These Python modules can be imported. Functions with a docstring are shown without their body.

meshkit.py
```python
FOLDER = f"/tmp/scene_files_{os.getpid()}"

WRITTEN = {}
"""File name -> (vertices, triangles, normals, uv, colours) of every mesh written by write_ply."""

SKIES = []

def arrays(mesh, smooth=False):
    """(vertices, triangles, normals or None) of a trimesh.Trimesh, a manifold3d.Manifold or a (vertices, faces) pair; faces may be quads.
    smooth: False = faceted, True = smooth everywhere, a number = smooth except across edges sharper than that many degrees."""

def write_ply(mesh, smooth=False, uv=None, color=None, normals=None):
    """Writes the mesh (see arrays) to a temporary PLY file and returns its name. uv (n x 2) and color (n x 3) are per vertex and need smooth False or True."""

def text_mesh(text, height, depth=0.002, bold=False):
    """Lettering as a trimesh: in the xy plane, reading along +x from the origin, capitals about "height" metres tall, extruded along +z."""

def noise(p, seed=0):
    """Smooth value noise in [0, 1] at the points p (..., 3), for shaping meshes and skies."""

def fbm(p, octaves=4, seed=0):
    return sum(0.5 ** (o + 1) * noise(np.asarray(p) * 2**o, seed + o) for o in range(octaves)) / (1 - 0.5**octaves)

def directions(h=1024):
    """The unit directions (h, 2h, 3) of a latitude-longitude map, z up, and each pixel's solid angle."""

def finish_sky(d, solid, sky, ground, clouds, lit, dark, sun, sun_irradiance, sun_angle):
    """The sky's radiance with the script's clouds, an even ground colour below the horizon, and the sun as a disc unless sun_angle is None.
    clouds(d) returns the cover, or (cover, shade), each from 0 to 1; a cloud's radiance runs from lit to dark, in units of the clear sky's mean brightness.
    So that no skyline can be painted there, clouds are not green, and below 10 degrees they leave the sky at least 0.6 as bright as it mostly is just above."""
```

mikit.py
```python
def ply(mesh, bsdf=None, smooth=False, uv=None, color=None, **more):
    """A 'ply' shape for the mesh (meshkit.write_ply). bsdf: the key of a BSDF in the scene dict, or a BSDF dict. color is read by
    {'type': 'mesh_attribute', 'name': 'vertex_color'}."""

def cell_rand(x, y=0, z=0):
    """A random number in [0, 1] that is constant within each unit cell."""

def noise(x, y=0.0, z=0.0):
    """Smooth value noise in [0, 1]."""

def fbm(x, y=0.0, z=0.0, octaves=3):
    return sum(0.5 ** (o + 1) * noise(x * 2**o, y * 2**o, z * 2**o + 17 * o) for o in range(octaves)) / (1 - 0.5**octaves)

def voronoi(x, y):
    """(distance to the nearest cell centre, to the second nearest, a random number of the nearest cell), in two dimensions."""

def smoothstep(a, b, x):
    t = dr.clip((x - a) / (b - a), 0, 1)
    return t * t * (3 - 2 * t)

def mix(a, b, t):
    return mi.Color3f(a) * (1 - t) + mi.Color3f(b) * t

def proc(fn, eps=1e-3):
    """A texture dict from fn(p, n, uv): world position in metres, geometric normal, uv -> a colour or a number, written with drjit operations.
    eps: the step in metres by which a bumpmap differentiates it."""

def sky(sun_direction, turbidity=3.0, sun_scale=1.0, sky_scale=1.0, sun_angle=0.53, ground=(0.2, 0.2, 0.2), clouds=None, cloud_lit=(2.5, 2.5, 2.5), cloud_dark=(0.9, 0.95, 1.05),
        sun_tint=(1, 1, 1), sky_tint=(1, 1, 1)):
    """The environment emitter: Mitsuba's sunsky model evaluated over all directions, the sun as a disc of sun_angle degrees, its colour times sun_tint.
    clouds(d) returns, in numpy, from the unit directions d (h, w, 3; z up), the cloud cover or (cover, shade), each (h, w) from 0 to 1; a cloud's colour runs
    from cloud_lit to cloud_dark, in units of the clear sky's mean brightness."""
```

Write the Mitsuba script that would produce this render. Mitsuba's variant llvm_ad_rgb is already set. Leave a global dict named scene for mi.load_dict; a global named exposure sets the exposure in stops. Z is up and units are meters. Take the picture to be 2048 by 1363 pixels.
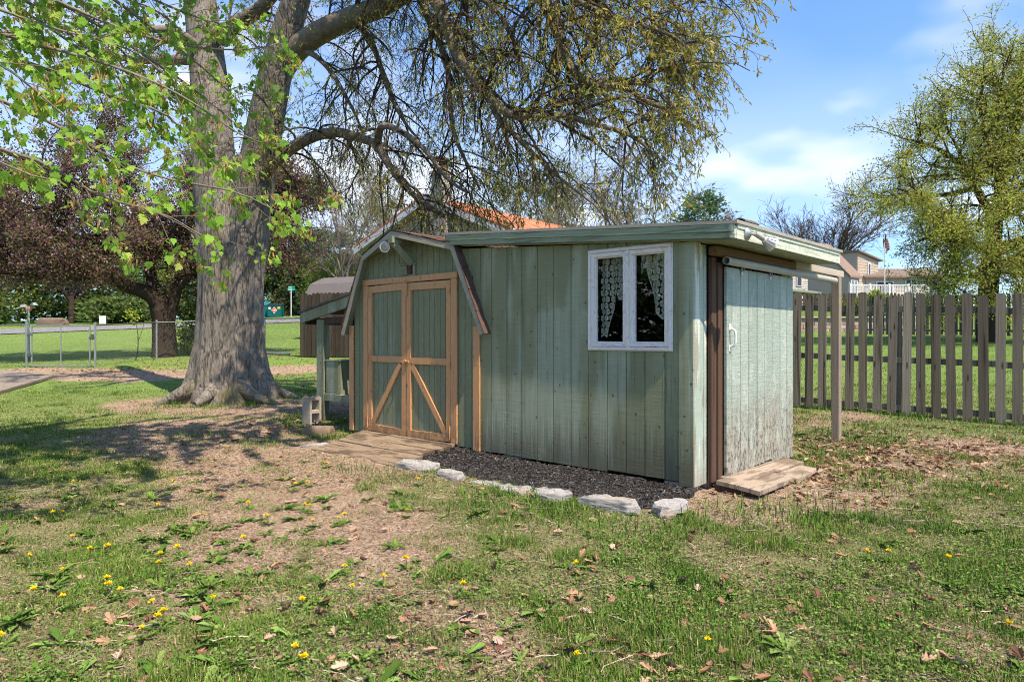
import math, numpy as np, trimesh, mitsuba as mi, drjit as dr, mikit, meshkit
from mikit import proc, noise, fbm, voronoi, cell_rand, smoothstep, mix
from shapely.geometry import Polygon, LineString, box as sbox
from shapely.ops import unary_union
from scipy.interpolate import CubicSpline, RBFInterpolator, RegularGridInterpolator
T = mi.ScalarTransform4f
scene, labels = {}, {}
rng = np.random.default_rng(7)
V3 = lambda *a: np.array(a, float)

# ------------------------------------------------------------------ camera, sky, exposure
exposure = 2.5
scene['camera'] = {'type': 'perspective', 'fov': 2 * math.degrees(math.atan(1024 / 1385)), 'fov_axis': 'x',
                   'principal_point_offset_y': 6.5 / 1363,
                   'to_world': T().look_at(origin=[0, 0, 1.3], target=[0, 1, 1.3], up=[0, 0, 1]), 'near_clip': 0.05, 'far_clip': 2000.0}

def clouds(d):
    az, el = np.arctan2(d[..., 0], d[..., 1]), np.arcsin(np.clip(d[..., 2], -1, 1))
    q = np.stack([az * 3.4 + 3.0, el * 8.5, az * 0 + 1.7], -1)
    a = meshkit.fbm(q, 5, 3)
    b = meshkit.fbm(q * 0.42 + 5.1, 4, 9)
    low = np.exp(-((el - 0.17) / 0.13) ** 2)
    wisp = np.clip((a - 0.555 + 0.15 * low + 0.15 * (b - 0.5)) / 0.2, 0, 1)
    veil = np.clip((b - 0.36 - .10 * np.clip((az - .1) / .5, 0, 1)) / 0.3, 0, 1) * 0.36 * np.clip(1.3 - el * 1.2, 0, 1)
    cover = np.clip(np.maximum(wisp ** 1.3 * 0.62, veil), 0, 1)
    return cover, np.clip((a - 0.6) * 1.2, 0, 1) * 0.3

scene['sky'] = mikit.sky([0.348, -0.419, 0.839], turbidity=3, sky_scale=1.25, sun_scale=0.9, clouds=clouds, cloud_lit=(2.5, 2.42, 2.3), cloud_dark=(1.6, 1.6, 1.62),
                         sky_tint=(0.86, 0.97, 1.09), ground=(0.12, 0.12, 0.08))

# ------------------------------------------------------------------ small helpers
def key_for(name):
    if name not in scene and not any(k.startswith(name + '__') for k in scene): return name
    i = 1
    while f'{name}_{i:03d}' in scene or any(k.startswith(f'{name}_{i:03d}__') for k in scene if len(k) > len(name) + 4 and k.startswith(name)): i += 1
    return f'{name}_{i:03d}'
counts = {}
def numbered(name):
    n = counts.get(name, 0); counts[name] = n + 1
    return name if n == 0 else f'{name}_{n:03d}'
def put(name, mesh, bsdf, smooth=False, color=None, M=None, raw=False):
    """ONE shape entry; returns its key."""
    k = numbered(name)
    if isinstance(mesh, (list, tuple)) and not isinstance(mesh[0], np.ndarray): mesh = trimesh.util.concatenate(list(mesh))
    if M is not None:
        mesh = mesh.copy(); mesh.apply_transform(M)
    if color is not None and smooth is not False and smooth is not True:
        mesh = trimesh.graph.smooth_shade(mesh, angle=np.radians(smooth), facet_minarea=None); smooth = True
    if color is not None:
        nv = len(mesh[0]) if isinstance(mesh, (tuple, list)) else len(mesh.vertices)
        color = np.asarray(color, float)
        if color.ndim == 1: color = np.tile(color, (nv, 1))
    scene[k] = mikit.ply(mesh, bsdf, smooth=smooth, color=color)
    return k
def lab(k, label, cat=None, group=None, kind=None):
    d = {'label': label} if label else {}
    if cat: d['category'] = cat
    if group: d['group'] = group
    if kind: d['kind'] = kind
    labels[k] = d
def thing(name, label, cat, group=None):
    k = numbered(name); lab(k, label, cat, group); return k

def frame(o, ang=0.0):
    """4x4: local x along the heading, z up."""
    c, s = math.cos(ang), math.sin(ang); M = np.eye(4); M[:2, :2] = [[c, -s], [s, c]]; M[:3, 3] = o; return M
_sg = np.array([[x, y, z] for x in (-1, 1) for y in (-1, 1) for z in (-1, 1)], float)
_hv = np.array([[s[0] * (1 - .1 * (k == 0)), s[1] * (1 - .1 * (k == 1)), s[2] * (1 - .1 * (k == 2))] for s in _sg for k in (0, 1, 2)])
_tv = np.array([[s * (1 - .1 * (np.arange(3) != k)) for k in range(3)] for s in _sg]).reshape(-1, 3)
_h = trimesh.convex.convex_hull(_tv)
_idx = [int(np.argmin(np.linalg.norm(_tv - v, axis=1))) for v in _h.vertices]
_hs, _hk = _sg[[i // 3 for i in _idx]], np.array([i % 3 for i in _idx])
_hf = np.array(_h.faces)
def bx(x0, x1, y0, y1, z0, z1, c=0.003):
    """box with chamfered edges"""
    lo, hi = np.array([x0, y0, z0], float), np.array([x1, y1, z1], float)
    h, m = (hi - lo) / 2, (hi + lo) / 2
    c = min(c, h.min() * .45)
    inset = np.full((len(_hs), 3), c); inset[np.arange(len(_hs)), _hk] = 0
    return trimesh.Trimesh(m + _hs * (h - inset), _hf, process=False)
def bar(p, q, w, t, up=(0, 0, 1), c=0.003):
    """chamfered bar from p to q, w wide (across up), t thick (along up)"""
    p, q = np.array(p, float), np.array(q, float); L = np.linalg.norm(q - p); x = (q - p) / L
    y = np.cross(up, x); y /= np.linalg.norm(y); z = np.cross(x, y)
    m = bx(0, L, -w / 2, w / 2, -t / 2, t / 2, c); M = np.eye(4); M[:3, 0], M[:3, 1], M[:3, 2], M[:3, 3] = x, y, z, p
    m.apply_transform(M); return m
def ext_xz(poly, y0, y1):
    ms = []
    for g in getattr(poly, 'geoms', [poly]):
        if g.is_empty or g.area < 1e-5: continue
        m = trimesh.creation.extrude_polygon(g, y1 - y0, engine='earcut'); v = m.vertices
        m.vertices = np.stack([v[:, 0], y1 - v[:, 2], v[:, 1]], 1); ms.append(m)
    return trimesh.util.concatenate(ms)
def ext_yz(poly, x0, x1):
    ms = []
    for g in getattr(poly, 'geoms', [poly]):
        if g.is_empty or g.area < 1e-5: continue
        m = trimesh.creation.extrude_polygon(g, x1 - x0, engine='earcut'); v = m.vertices
        m.vertices = np.stack([v[:, 2] + x0, v[:, 0], v[:, 1]], 1); ms.append(m)
    return trimesh.util.concatenate(ms)
def ext_xy(poly, z0, z1):
    m = trimesh.creation.extrude_polygon(poly, z1 - z0, engine='earcut'); m.vertices[:, 2] += z0; return m
def spl(pts, n):
    p = np.array(pts, float); t = np.r_[0, np.cumsum(np.linalg.norm(np.diff(p, axis=0), axis=1))]
    return CubicSpline(t, p)(np.linspace(0, t[-1], n)) if len(p) > 2 else p[0] + (p[1] - p[0]) * np.linspace(0, 1, n)[:, None]
def tubes(P, R, sides=4):
    """(vertices, faces) of many tubes at once: P (N,K,3), R (N,K)."""
    P, R = np.asarray(P, float), np.asarray(R, float)
    if P.ndim == 2: P, R = P[None], np.broadcast_to(R, (len(P),))[None]
    N, K = P.shape[:2]
    t = np.gradient(P, axis=1); t /= np.linalg.norm(t, axis=2, keepdims=True) + 1e-12
    mt = P[:, -1] - P[:, 0]; mt /= np.linalg.norm(mt, axis=1, keepdims=True) + 1e-12
    ref = np.where(np.abs(mt[:, 2:]) < .8, [[0, 0, 1.]], [[1., 0, 0]])[:, None]
    a = np.cross(t, np.broadcast_to(ref, t.shape)); a /= np.linalg.norm(a, axis=2, keepdims=True) + 1e-12
    b = np.cross(t, a); ang = np.arange(sides) * 2 * np.pi / sides
    v = P[:, :, None] + R[:, :, None, None] * (np.cos(ang)[None, None, :, None] * a[:, :, None] + np.sin(ang)[None, None, :, None] * b[:, :, None])
    i, j = np.meshgrid(np.arange(K - 1), np.arange(sides), indexing='ij'); j2 = (j + 1) % sides
    q = np.stack([i * sides + j, (i + 1) * sides + j, (i + 1) * sides + j2, i * sides + j2], -1).reshape(-1, 4)
    f = np.vstack([q[:, [0, 2, 1]], q[:, [0, 3, 2]]])
    f = (f[None] + (np.arange(N) * K * sides)[:, None, None]).reshape(-1, 3)
    return v.reshape(-1, 3), f
def tube(pts, r, sides=8, n=None, cap=True):
    p = spl(pts, n) if n else np.array(pts, float)
    v, f = tubes(p, np.broadcast_to(r, (len(p),)), sides)
    if cap:
        k = len(p) * sides; v = np.vstack([v, p[0], p[-1]]); j = np.arange(sides)
        f = np.vstack([f, np.stack([np.full(sides, k), j, (j + 1) % sides], 1), np.stack([np.full(sides, k + 1), k - sides + (j + 1) % sides, k - sides + j], 1)])
    return trimesh.Trimesh(v, f, process=False)
def join(parts):
    vs, fs, n = [], [], 0
    for v, f in parts:
        vs.append(v); fs.append(f + n); n += len(v)
    return np.vstack(vs), np.vstack(fs)
def unit(a): return a / (np.linalg.norm(a, axis=-1, keepdims=True) + 1e-12)
def scatter(tv, tf, pos, size, xdir, nrm, col=None, cj=None):
    """copies of a template (x along xdir, z along nrm) as one mesh with vertex colours"""
    tv, pos = np.asarray(tv, float), np.asarray(pos, float); N = len(pos)
    x = unit(np.asarray(xdir, float)); y = unit(np.cross(nrm, x)); z = np.cross(x, y)
    s = np.broadcast_to(size, (N,))[:, None, None]
    v = pos[:, None] + s * (tv[None, :, :1] * x[:, None] + tv[None, :, 1:2] * y[:, None] + tv[None, :, 2:] * z[:, None])
    f = (np.asarray(tf)[None] + (np.arange(N) * len(tv))[:, None, None]).reshape(-1, 3)
    c = None if col is None else np.repeat(np.asarray(col, float), len(tv), axis=0)
    return v.reshape(-1, 3), f, c
def rdir(n, r=rng): return unit(r.normal(size=(n, 3)))
def pick(pal, n, jit=.15, r=rng, p=None):
    pal = np.array(pal, float); c = pal[r.choice(len(pal), n, p=p)]
    return np.clip(c * (1 + jit * r.normal(size=(n, 1))) * (1 + jit * .35 * r.normal(size=(n, 3))), .003, .95)

# ------------------------------------------------------------------ terrain
_tp = np.array([(0,0,0),(0,2.5,0),(-3,2.5,0),(4,2.5,-.02),(0,-12,-.1),(-12,0,.0),(12,0,-.1),(1.5,5.77,0),(.5,4.5,0),(-2.1,9.07,.05),(-.4,7.5,.03),(3.75,8.0,.07),(4.8,11.1,.17),(7.03,9.68,.07),
    (-2.8,9.9,.07),(-5.5,13.2,.13),(-13.8,19.9,.44),(-12,19.9,.44),(-12,23.4,.6),(-8.5,23.8,.73),(-6.5,22.5,.75),(0,15,.4),(0,25,1.0),(5,20,.7),(15,36,1.5),(25,36,1.55),(20.7,28,1.3),(30,20,.6),(14,15,.35),
    (-30,45,1.9),(-29.6,40,1.5),(-27,52,2.35),(-20.7,60,3.1),(-18.4,60,3.16),(-8,52,2.7),(10,50,2.6),(-60,80,3.2),(0,90,3.6),(60,80,3.4),(-60,20,.5),(60,20,.3),(-40,-20,0),(40,-20,-.2),(0,-40,-.2),(45,45,1.8)], float)
_rb = RBFInterpolator(_tp[:, :2], _tp[:, 2], kernel='thin_plate_spline', smoothing=.01)
_gx, _gy = np.linspace(-90, 90, 181), np.linspace(-45, 110, 156)
_X, _Y = np.meshgrid(_gx, _gy, indexing='ij')
_Z = _rb(np.stack([_X.ravel(), _Y.ravel()], 1)).reshape(_X.shape)
_G = RegularGridInterpolator((_gx, _gy), _Z)
def H(x, y):
    x, y = np.broadcast_arrays(np.asarray(x, float), np.asarray(y, float))
    z = _G(np.stack([np.clip(x, -90, 90).ravel(), np.clip(y, -45, 110).ravel()], 1)).reshape(x.shape)
    s = np.clip((y - 37.6) / .9, 0, 1) * np.clip((x - 8) / 3, 0, 1)
    z = z + s * s * (3 - 2 * s) * np.maximum(0, 2.95 - z)
    near = np.clip(1.5 - np.hypot(x, y - 5) / 14, 0, 1)
    q = np.stack([x, y, x * 0], -1)
    return z + near * (.05 * (meshkit.fbm(q * 1.1, 3, 4) - .5) + .018 * (meshkit.fbm(q * 6.0, 2, 5) - .5))
def h1(x, y): return float(H(x, y))

# shed's own frame: origin at its right front corner, x along the front to the right, y into the depth
SA = math.radians(-42.3); CA, SN = math.cos(SA), math.sin(SA)
SO = np.array([361 / 1385 * 5.77, 5.77])
MS = frame((SO[0], SO[1], 0), SA)
def sw(x, y, z=0.0): return np.array([SO[0] + x * CA - y * SN, SO[1] + x * SN + y * CA, z])
def sloc(x, y):
    dx, dy = np.asarray(x) - SO[0], np.asarray(y) - SO[1]; return dx * CA + dy * SN, -dx * SN + dy * CA
def pl(p):
    dx, dy = p.x - SO[0], p.y - SO[1]; return dx * CA + dy * SN, -dx * SN + dy * CA, p.z

BANDS = [(-4.6, 9.6, -1.9, 6.6, 1.05, 1.0), (-2.5, 7.4, -1.25, 4.1, .85, .95), (-1.2, 4.3, -.3, 3.1, .42, .5), (1.9, 5.45, 5.4, 7.9, .62, 1.0), (-13.5, 18.6, -9, 17.5, 1.5, 1.0), (-9.5, 17.8, -5, 18.4, 1.3, .8), (-6.4, 12.6, -3.4, 11.6, 1.0, .8), (3.4, 9.6, 5.0, 10.3, .5, .5)]
def bare(x, y, lib):
    """how bare the ground is at (x, y); lib = numpy or drjit"""
    tot = x * 0
    for ax, ay, qx, qy, w, s in BANDS:
        dx, dy = qx - ax, qy - ay; L2 = dx * dx + dy * dy
        t = ((x - ax) * dx + (y - ay) * dy) / L2
        t = lib.clip(t, 0, 1)
        d2 = (x - ax - t * dx) ** 2 + (y - ay - t * dy) ** 2
        g = s * lib.exp(-(d2 / (w * w)) ** 2 if lib is np else -dr.square(d2 / (w * w)))
        tot = lib.maximum(tot, g)
    return tot
# ------------------------------------------------------------------ materials
def two(b): return {'type': 'twosided', 'bsdf': b}
def prin(col, rough=.6, spec=.35, metal=0.0, **k):
    c = proc(col) if callable(col) else (col if isinstance(col, dict) else {'type': 'rgb', 'value': list(map(float, col))})
    r = proc(rough) if callable(rough) else rough
    return {'type': 'principled', 'base_color': c, 'roughness': r, 'specular': spec, 'metallic': metal, **k}
def bump(b, fn, eps=1e-3): return {'type': 'bumpmap', 'height': proc(fn, eps), 'bsdf': b}
def mat(name, b, ts=True): scene[name] = two(b) if ts else b; return name
C3 = mi.Color3f
ATTR = {'type': 'mesh_attribute', 'name': 'vertex_color'}

# rough sawn painted siding, seen in the shed's own frame
def saw(lx, z, f=1.0):
    return fbm(lx * 9, z * 190 * f, 3.1, 2)
def f_green(p, n, uv):
    x, y, z = pl(p); u = x + y * 1.7
    b = cell_rand(dr.floor((u + .05) / .2), 3, 1) * .7 + .5 * (fbm(u * 2.2, z * .6, 6.0, 2) - .15)
    grain = fbm(u * 70, z * 2.2, y * 3, 3)
    s = saw(u, z)
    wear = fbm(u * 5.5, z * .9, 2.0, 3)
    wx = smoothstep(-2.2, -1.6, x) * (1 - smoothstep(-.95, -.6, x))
    fade_and_sun = smoothstep(.46, .70, wear + .22 * wx * smoothstep(1.62, 1.5, z) + .1 * (b - .5))  # worn pale paint, with the sunlit patch under the fascia shadow painted in
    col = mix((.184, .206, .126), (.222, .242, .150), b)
    col = mix(col, (.32, .37, .285), fade_and_sun * (.42 + .6 * grain))
    col = col * (.86 + .28 * s)
    streak = smoothstep(.64, .78, fbm(u * 26, z * .7, 8.0, 2))
    col = mix(col, (.10, .12, .085), .5 * streak * smoothstep(.45, .6, grain))
    low = smoothstep(.55, .10, z + .35 * (grain - .5) + .2 * (wear - .5))
    col = mix(col, (.085, .072, .052), .7 * low)
    d1, d2, r = voronoi(u * 9.0, z * 7.0)
    knot = smoothstep(.13, .04, d1 + .1 * (grain - .5)) * smoothstep(.88, .9, r)
    col = mix(col, (.07, .06, .045), .8 * knot)
    nx = dr.abs(u - .2 * dr.floor(u / .2 + .5) - .035); nz = z - .62 * dr.floor(z / .62) - .3 - .06 * b
    nail = smoothstep(.007, .003, dr.sqrt(nx * nx + nz * nz))
    rust = smoothstep(.008, .002, nx) * smoothstep(-.13, -.01, nz) * smoothstep(.004, -.004, nz) * smoothstep(.3, .6, fbm(u * 9, z * 3, 3.0, 2))
    col = mix(col, (.13, .085, .05), .6 * rust)
    return mix(col, (.06, .04, .03), .8 * nail)
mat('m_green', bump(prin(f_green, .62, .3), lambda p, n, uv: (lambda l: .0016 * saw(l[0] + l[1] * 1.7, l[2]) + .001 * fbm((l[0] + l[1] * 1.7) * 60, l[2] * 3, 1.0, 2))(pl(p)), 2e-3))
def f_narrow(p, n, uv):
    x, y, z = pl(p); u = x + y * 1.7
    b = cell_rand(dr.floor(u / .1), 5, 1)
    wear = fbm(u * 9, z * 1.6, 4.0, 3)
    col = mix((.178, .202, .125), (.213, .237, .149), b)
    col = mix(col, (.25, .30, .235), .6 * smoothstep(.55, .75, wear))
    edge = smoothstep(.62, .75, fbm(u * 40, z * 5, 2.0, 2))
    col = mix(col, (.12, .125, .09), .22 * edge)
    return col * (.9 + .2 * saw(u, z))
mat('m_narrow', bump(prin(f_narrow, .6, .3), lambda p, n, uv: (lambda l: .0011 * saw(l[0] + l[1] * 1.7, l[2]))(pl(p)), 2e-3))
# sun-bleached, flaking paint of the right side
def f_pale(p, n, uv):
    x, y, z = pl(p); u = y + x * 1.3
    grain = fbm(u * 80, z * 2.0, 1.0, 3)
    col = mix((.31, .39, .34), (.37, .45, .40), fbm(u * 6, z * 1.2, 3.0, 2))
    flake = smoothstep(.56, .62, fbm(u * 22, z * 2.6, 7.0, 3) * .75 + .25 * grain)
    col = mix(col, (.60, .62, .55), .8 * smoothstep(.5, .6, fbm(u * 14, z * 1.5, 9.0, 3)))
    col = mix(col, (.24, .22, .18), .75 * flake * smoothstep(.35, .5, fbm(u * 3, z * .8, 2.0, 2)))
    low = smoothstep(.35, .05, z + .2 * (grain - .5))
    return mix(col, (.27, .25, .2), .75 * low) * (.9 + .2 * saw(u, z))
mat('m_pale', bump(prin(f_pale, .6, .3), lambda p, n, uv: (lambda l: .0015 * saw(l[1] + l[0], l[2]))(pl(p)), 2e-3))
# fascia boards: grain runs level
def f_fascia(p, n, uv):
    x, y, z = pl(p); u = x + y
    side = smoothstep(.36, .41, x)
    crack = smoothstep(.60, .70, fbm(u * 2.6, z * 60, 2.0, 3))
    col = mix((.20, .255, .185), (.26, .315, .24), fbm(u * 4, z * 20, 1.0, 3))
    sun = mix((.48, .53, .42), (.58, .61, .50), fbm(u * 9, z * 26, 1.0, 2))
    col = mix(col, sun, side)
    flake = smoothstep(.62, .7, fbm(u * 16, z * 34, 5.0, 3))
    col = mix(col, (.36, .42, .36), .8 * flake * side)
    col = mix(col, (.11, .12, .10), .7 * crack * (1 - .6 * side))
    rot = smoothstep(.30, .40, x) * (1 - side) * smoothstep(.3, .55, fbm(u * 40, z * 40, 0.0, 3))
    return mix(col, (.12, .12, .10), .75 * rot)
mat('m_fascia', bump(prin(f_fascia, .6, .3), lambda p, n, uv: (lambda l: .003 * fbm((l[0] + l[1]) * 3, l[2] * 70, 2.0, 3))(pl(p)), 2e-3))
# sliding door: paint gone towards the bottom
def f_slide(p, n, uv):
    x, y, z = pl(p)
    g = fbm(y * 90, z * 2.0, 1.0, 3); s = saw(y, z, .8)
    b = cell_rand(dr.floor(y / .18), 9, 2)
    col = mix((.275, .345, .305), (.325, .395, .35), b)
    w = smoothstep(1.05, .15, z + .55 * (fbm(y * 7, z * 3, 4.0, 3) - .5) + .25 * (s - .5))
    col = mix(col, mix((.22, .205, .17), (.34, .325, .275), g), .9 * w)
    bl = smoothstep(.54, .64, fbm(y * 64, z * 30, 6.0, 3)) * smoothstep(.95, .2, z + .25 * (g - .5))
    col = mix(col, (.085, .075, .06), .75 * bl)
    col = mix(col, (.42, .46, .41), .5 * smoothstep(.6, .7, fbm(y * 16, z * 6, 2.0, 3)))
    return col * (.86 + .28 * s)
mat('m_slide', bump(prin(f_slide, .7, .2), lambda p, n, uv: (lambda l: .002 * saw(l[1], l[2], .8) + .002 * fbm(l[1] * 60, l[2] * 5, 1.0, 2))(pl(p)), 2e-3))
def f_tan(p, n, uv):
    x, y, z = pl(p); u = x + y
    col = mix((.50, .265, .122), (.57, .315, .155), fbm(u * 40, z * 3, 1.0, 3))
    chip = smoothstep(.76, .80, fbm(u * 45, z * 11, 6.0, 3))
    col = mix(col, (.16, .11, .075), .8 * chip)
    dirt = smoothstep(.5, .12, z) * smoothstep(.35, .65, fbm(u * 30, z * 14, 3.0, 2))
    return mix(col, (.22, .13, .07), .6 * dirt)
mat('m_tan', bump(prin(f_tan, .5, .4), lambda p, n, uv: (lambda l: .0012 * fbm((l[0] + l[1]) * 70, l[2] * 4, 1.0, 2))(pl(p)), 2e-3))
# bare wood, upright grain (posts, pickets, jambs): a colour per board
def wood_v(c0, c1, cd, per, kn=.82):
    def f(p, n, uv):
        x, y, z = pl(p); u = x + y * .8
        sp_ = (p.x * .843 - p.y * .537) / per + .585
        b = cell_rand(dr.floor(sp_), 1, 4); b2 = cell_rand(dr.floor(sp_), 7, 2)
        wob = .03 * noise(x * 4, z * 1.3, y * 4)
        g = fbm((u + wob) * 85, z * 1.6, y * 20, 3)
        col = mix(c0, c1, .5 * g + .5 * b) * (.78 + .44 * b2)
        d1, d2, r = voronoi(u * 6.5, z * 1.7)
        k = smoothstep(.13, .05, d1) * smoothstep(kn, kn + .02, r)
        col = mix(col, cd, .85 * smoothstep(.56, .72, fbm(u * 40, z * .9, 7.0 + y, 3)))
        return mix(col, (.035, .025, .018), .85 * k)
    return f
mat('m_old_fence', bump(prin(wood_v((.05, .041, .032), (.10, .083, .066), (.026, .02, .015), .15), .85, .1), lambda p, n, uv: .003 * fbm(p.x * 60, p.y * 60, p.z * 2, 2), 2e-3))  # fence wood darkened, the shade lying on it put into its colour
mat('m_post', bump(prin(wood_v((.22, .18, .14), (.31, .262, .205), (.13, .105, .08), .3), .75, .2), lambda p, n, uv: (lambda l: .0022 * fbm((l[0] + l[1] * .8) * 70, l[2] * 2, 1.0, 3))(pl(p)), 2e-3))
mat('m_picket', bump(prin(wood_v((.070, .061, .047), (.225, .208, .172), (.030, .025, .018), .193, .60), .8, .15), lambda p, n, uv: (lambda l: .003 * fbm((l[0] + l[1] * .8) * 60, l[2] * 2, 1.0, 3))(pl(p)), 2e-3))
mat('m_dark_wood', bump(prin(wood_v((.055, .031, .021), (.105, .066, .047), (.024, .015, .012), .2), .75, .2), lambda p, n, uv: (lambda l: .002 * fbm((l[0] + l[1] * .8) * 60, l[2] * 2, 1.0, 3))(pl(p)), 2e-3))
# planks lying down, grain along the shed's front (ramp) or its side (step)
def wood_h(c0, c1, cd, along):
    def f(p, n, uv):
        x, y, z = pl(p); a, c = (x, y) if along == 0 else (y, x)
        g = fbm(a * 3.0, c * 75, z * 30, 3)
        col = mix(c0, c1, g)
        col = mix(col, cd, .8 * smoothstep(.50, .68, fbm(a * 3.2, c * 7, 4.0, 3)))
        return mix(col, cd, .7 * smoothstep(.62, .7, fbm(a * 5, c * 50, 2.0, 2)))
    return f
mat('m_ramp', bump(prin(wood_h((.165, .122, .085), (.265, .208, .152), (.065, .047, .034), 0), .75, .2), lambda p, n, uv: (lambda l: .0025 * fbm(l[0] * 4, l[1] * 70, 1.0, 3))(pl(p)), 2e-3))
mat('m_step', bump(prin(wood_h((.25, .20, .155), (.35, .29, .235), (.13, .10, .075), 1), .75, .2), lambda p, n, uv: (lambda l: .0025 * fbm(l[1] * 4, l[0] * 70, 1.0, 3))(pl(p)), 2e-3))
def f_beam(p, n, uv):
    x, y, z = pl(p); g = fbm(y * 3, z * 90, x * 40, 3)
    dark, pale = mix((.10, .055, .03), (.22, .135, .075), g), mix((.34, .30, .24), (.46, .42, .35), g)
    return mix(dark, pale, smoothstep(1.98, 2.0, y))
mat('m_beam', bump(prin(f_beam, .75, .2), lambda p, n, uv: (lambda l: .002 * fbm(l[1] * 4, l[2] * 80, 1.0, 3))(pl(p)), 2e-3))
def f_shingle(p, n, uv):
    x, y, z = pl(p)
    return mix((.070, .041, .035), (.135, .085, .070), fbm(x * 60 + y * 60, z * 60, y * 90, 3) * .6 + .4 * cell_rand(dr.floor(z / .14), dr.floor(y / .1), 1))
mat('m_shingle', bump(prin(f_shingle, .9, .15), lambda p, n, uv: .0015 * fbm(p.x * 300, p.y * 300, p.z * 300, 2), 2e-3))
mat('m_felt', prin(lambda p, n, uv: mix((.06, .055, .05), (.14, .13, .12), fbm(p.x * 9, p.y * 9, p.z * 9, 3)), .85, .2))
mat('m_edge', prin(lambda p, n, uv: (lambda l: mix((.27, .255, .21), (.36, .345, .29), fbm(l[0] * 5 + l[1] * 5, l[2] * 40, 0.0, 3)))(pl(p)), .55, .4))
mat('m_vinyl', prin(lambda p, n, uv: mix((.70, .68, .69), (.60, .56, .54), smoothstep(.6, .75, fbm(p.x * 30, p.y * 30, p.z * 30, 3))), .35, .5))
mat('m_white_paint', prin((.72, .71, .70), .4, .5))
mat('m_glass', {'type': 'thindielectric', 'int_ior': 1.52}, ts=False)
mat('m_lace', prin((.34, .38, .32), .8, .1))
mat('m_zinc', prin(lambda p, n, uv: mix((.33, .34, .35), (.50, .51, .52), fbm(p.x * 12, p.y * 12, p.z * 12, 3)), .42, .5, .75))
mat('m_wire', prin((.16, .17, .17), .6, .3))
mat('m_zinc_dark', prin((.10, .11, .115), .45, .5, .3))
mat('m_pipe', prin(lambda p, n, uv: mix((.27, .28, .25), (.38, .39, .35), fbm(p.x * 9, p.y * 9, p.z * 9, 3)), .5, .4))
mat('m_inside', prin(lambda p, n, uv: (lambda l: mix((.012, .009, .006), (.024, .017, .012), fbm(l[0] * 20 + l[1] * 20, l[2] * 1.5, 1.0, 3)))(pl(p)), .8, .2))
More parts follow.
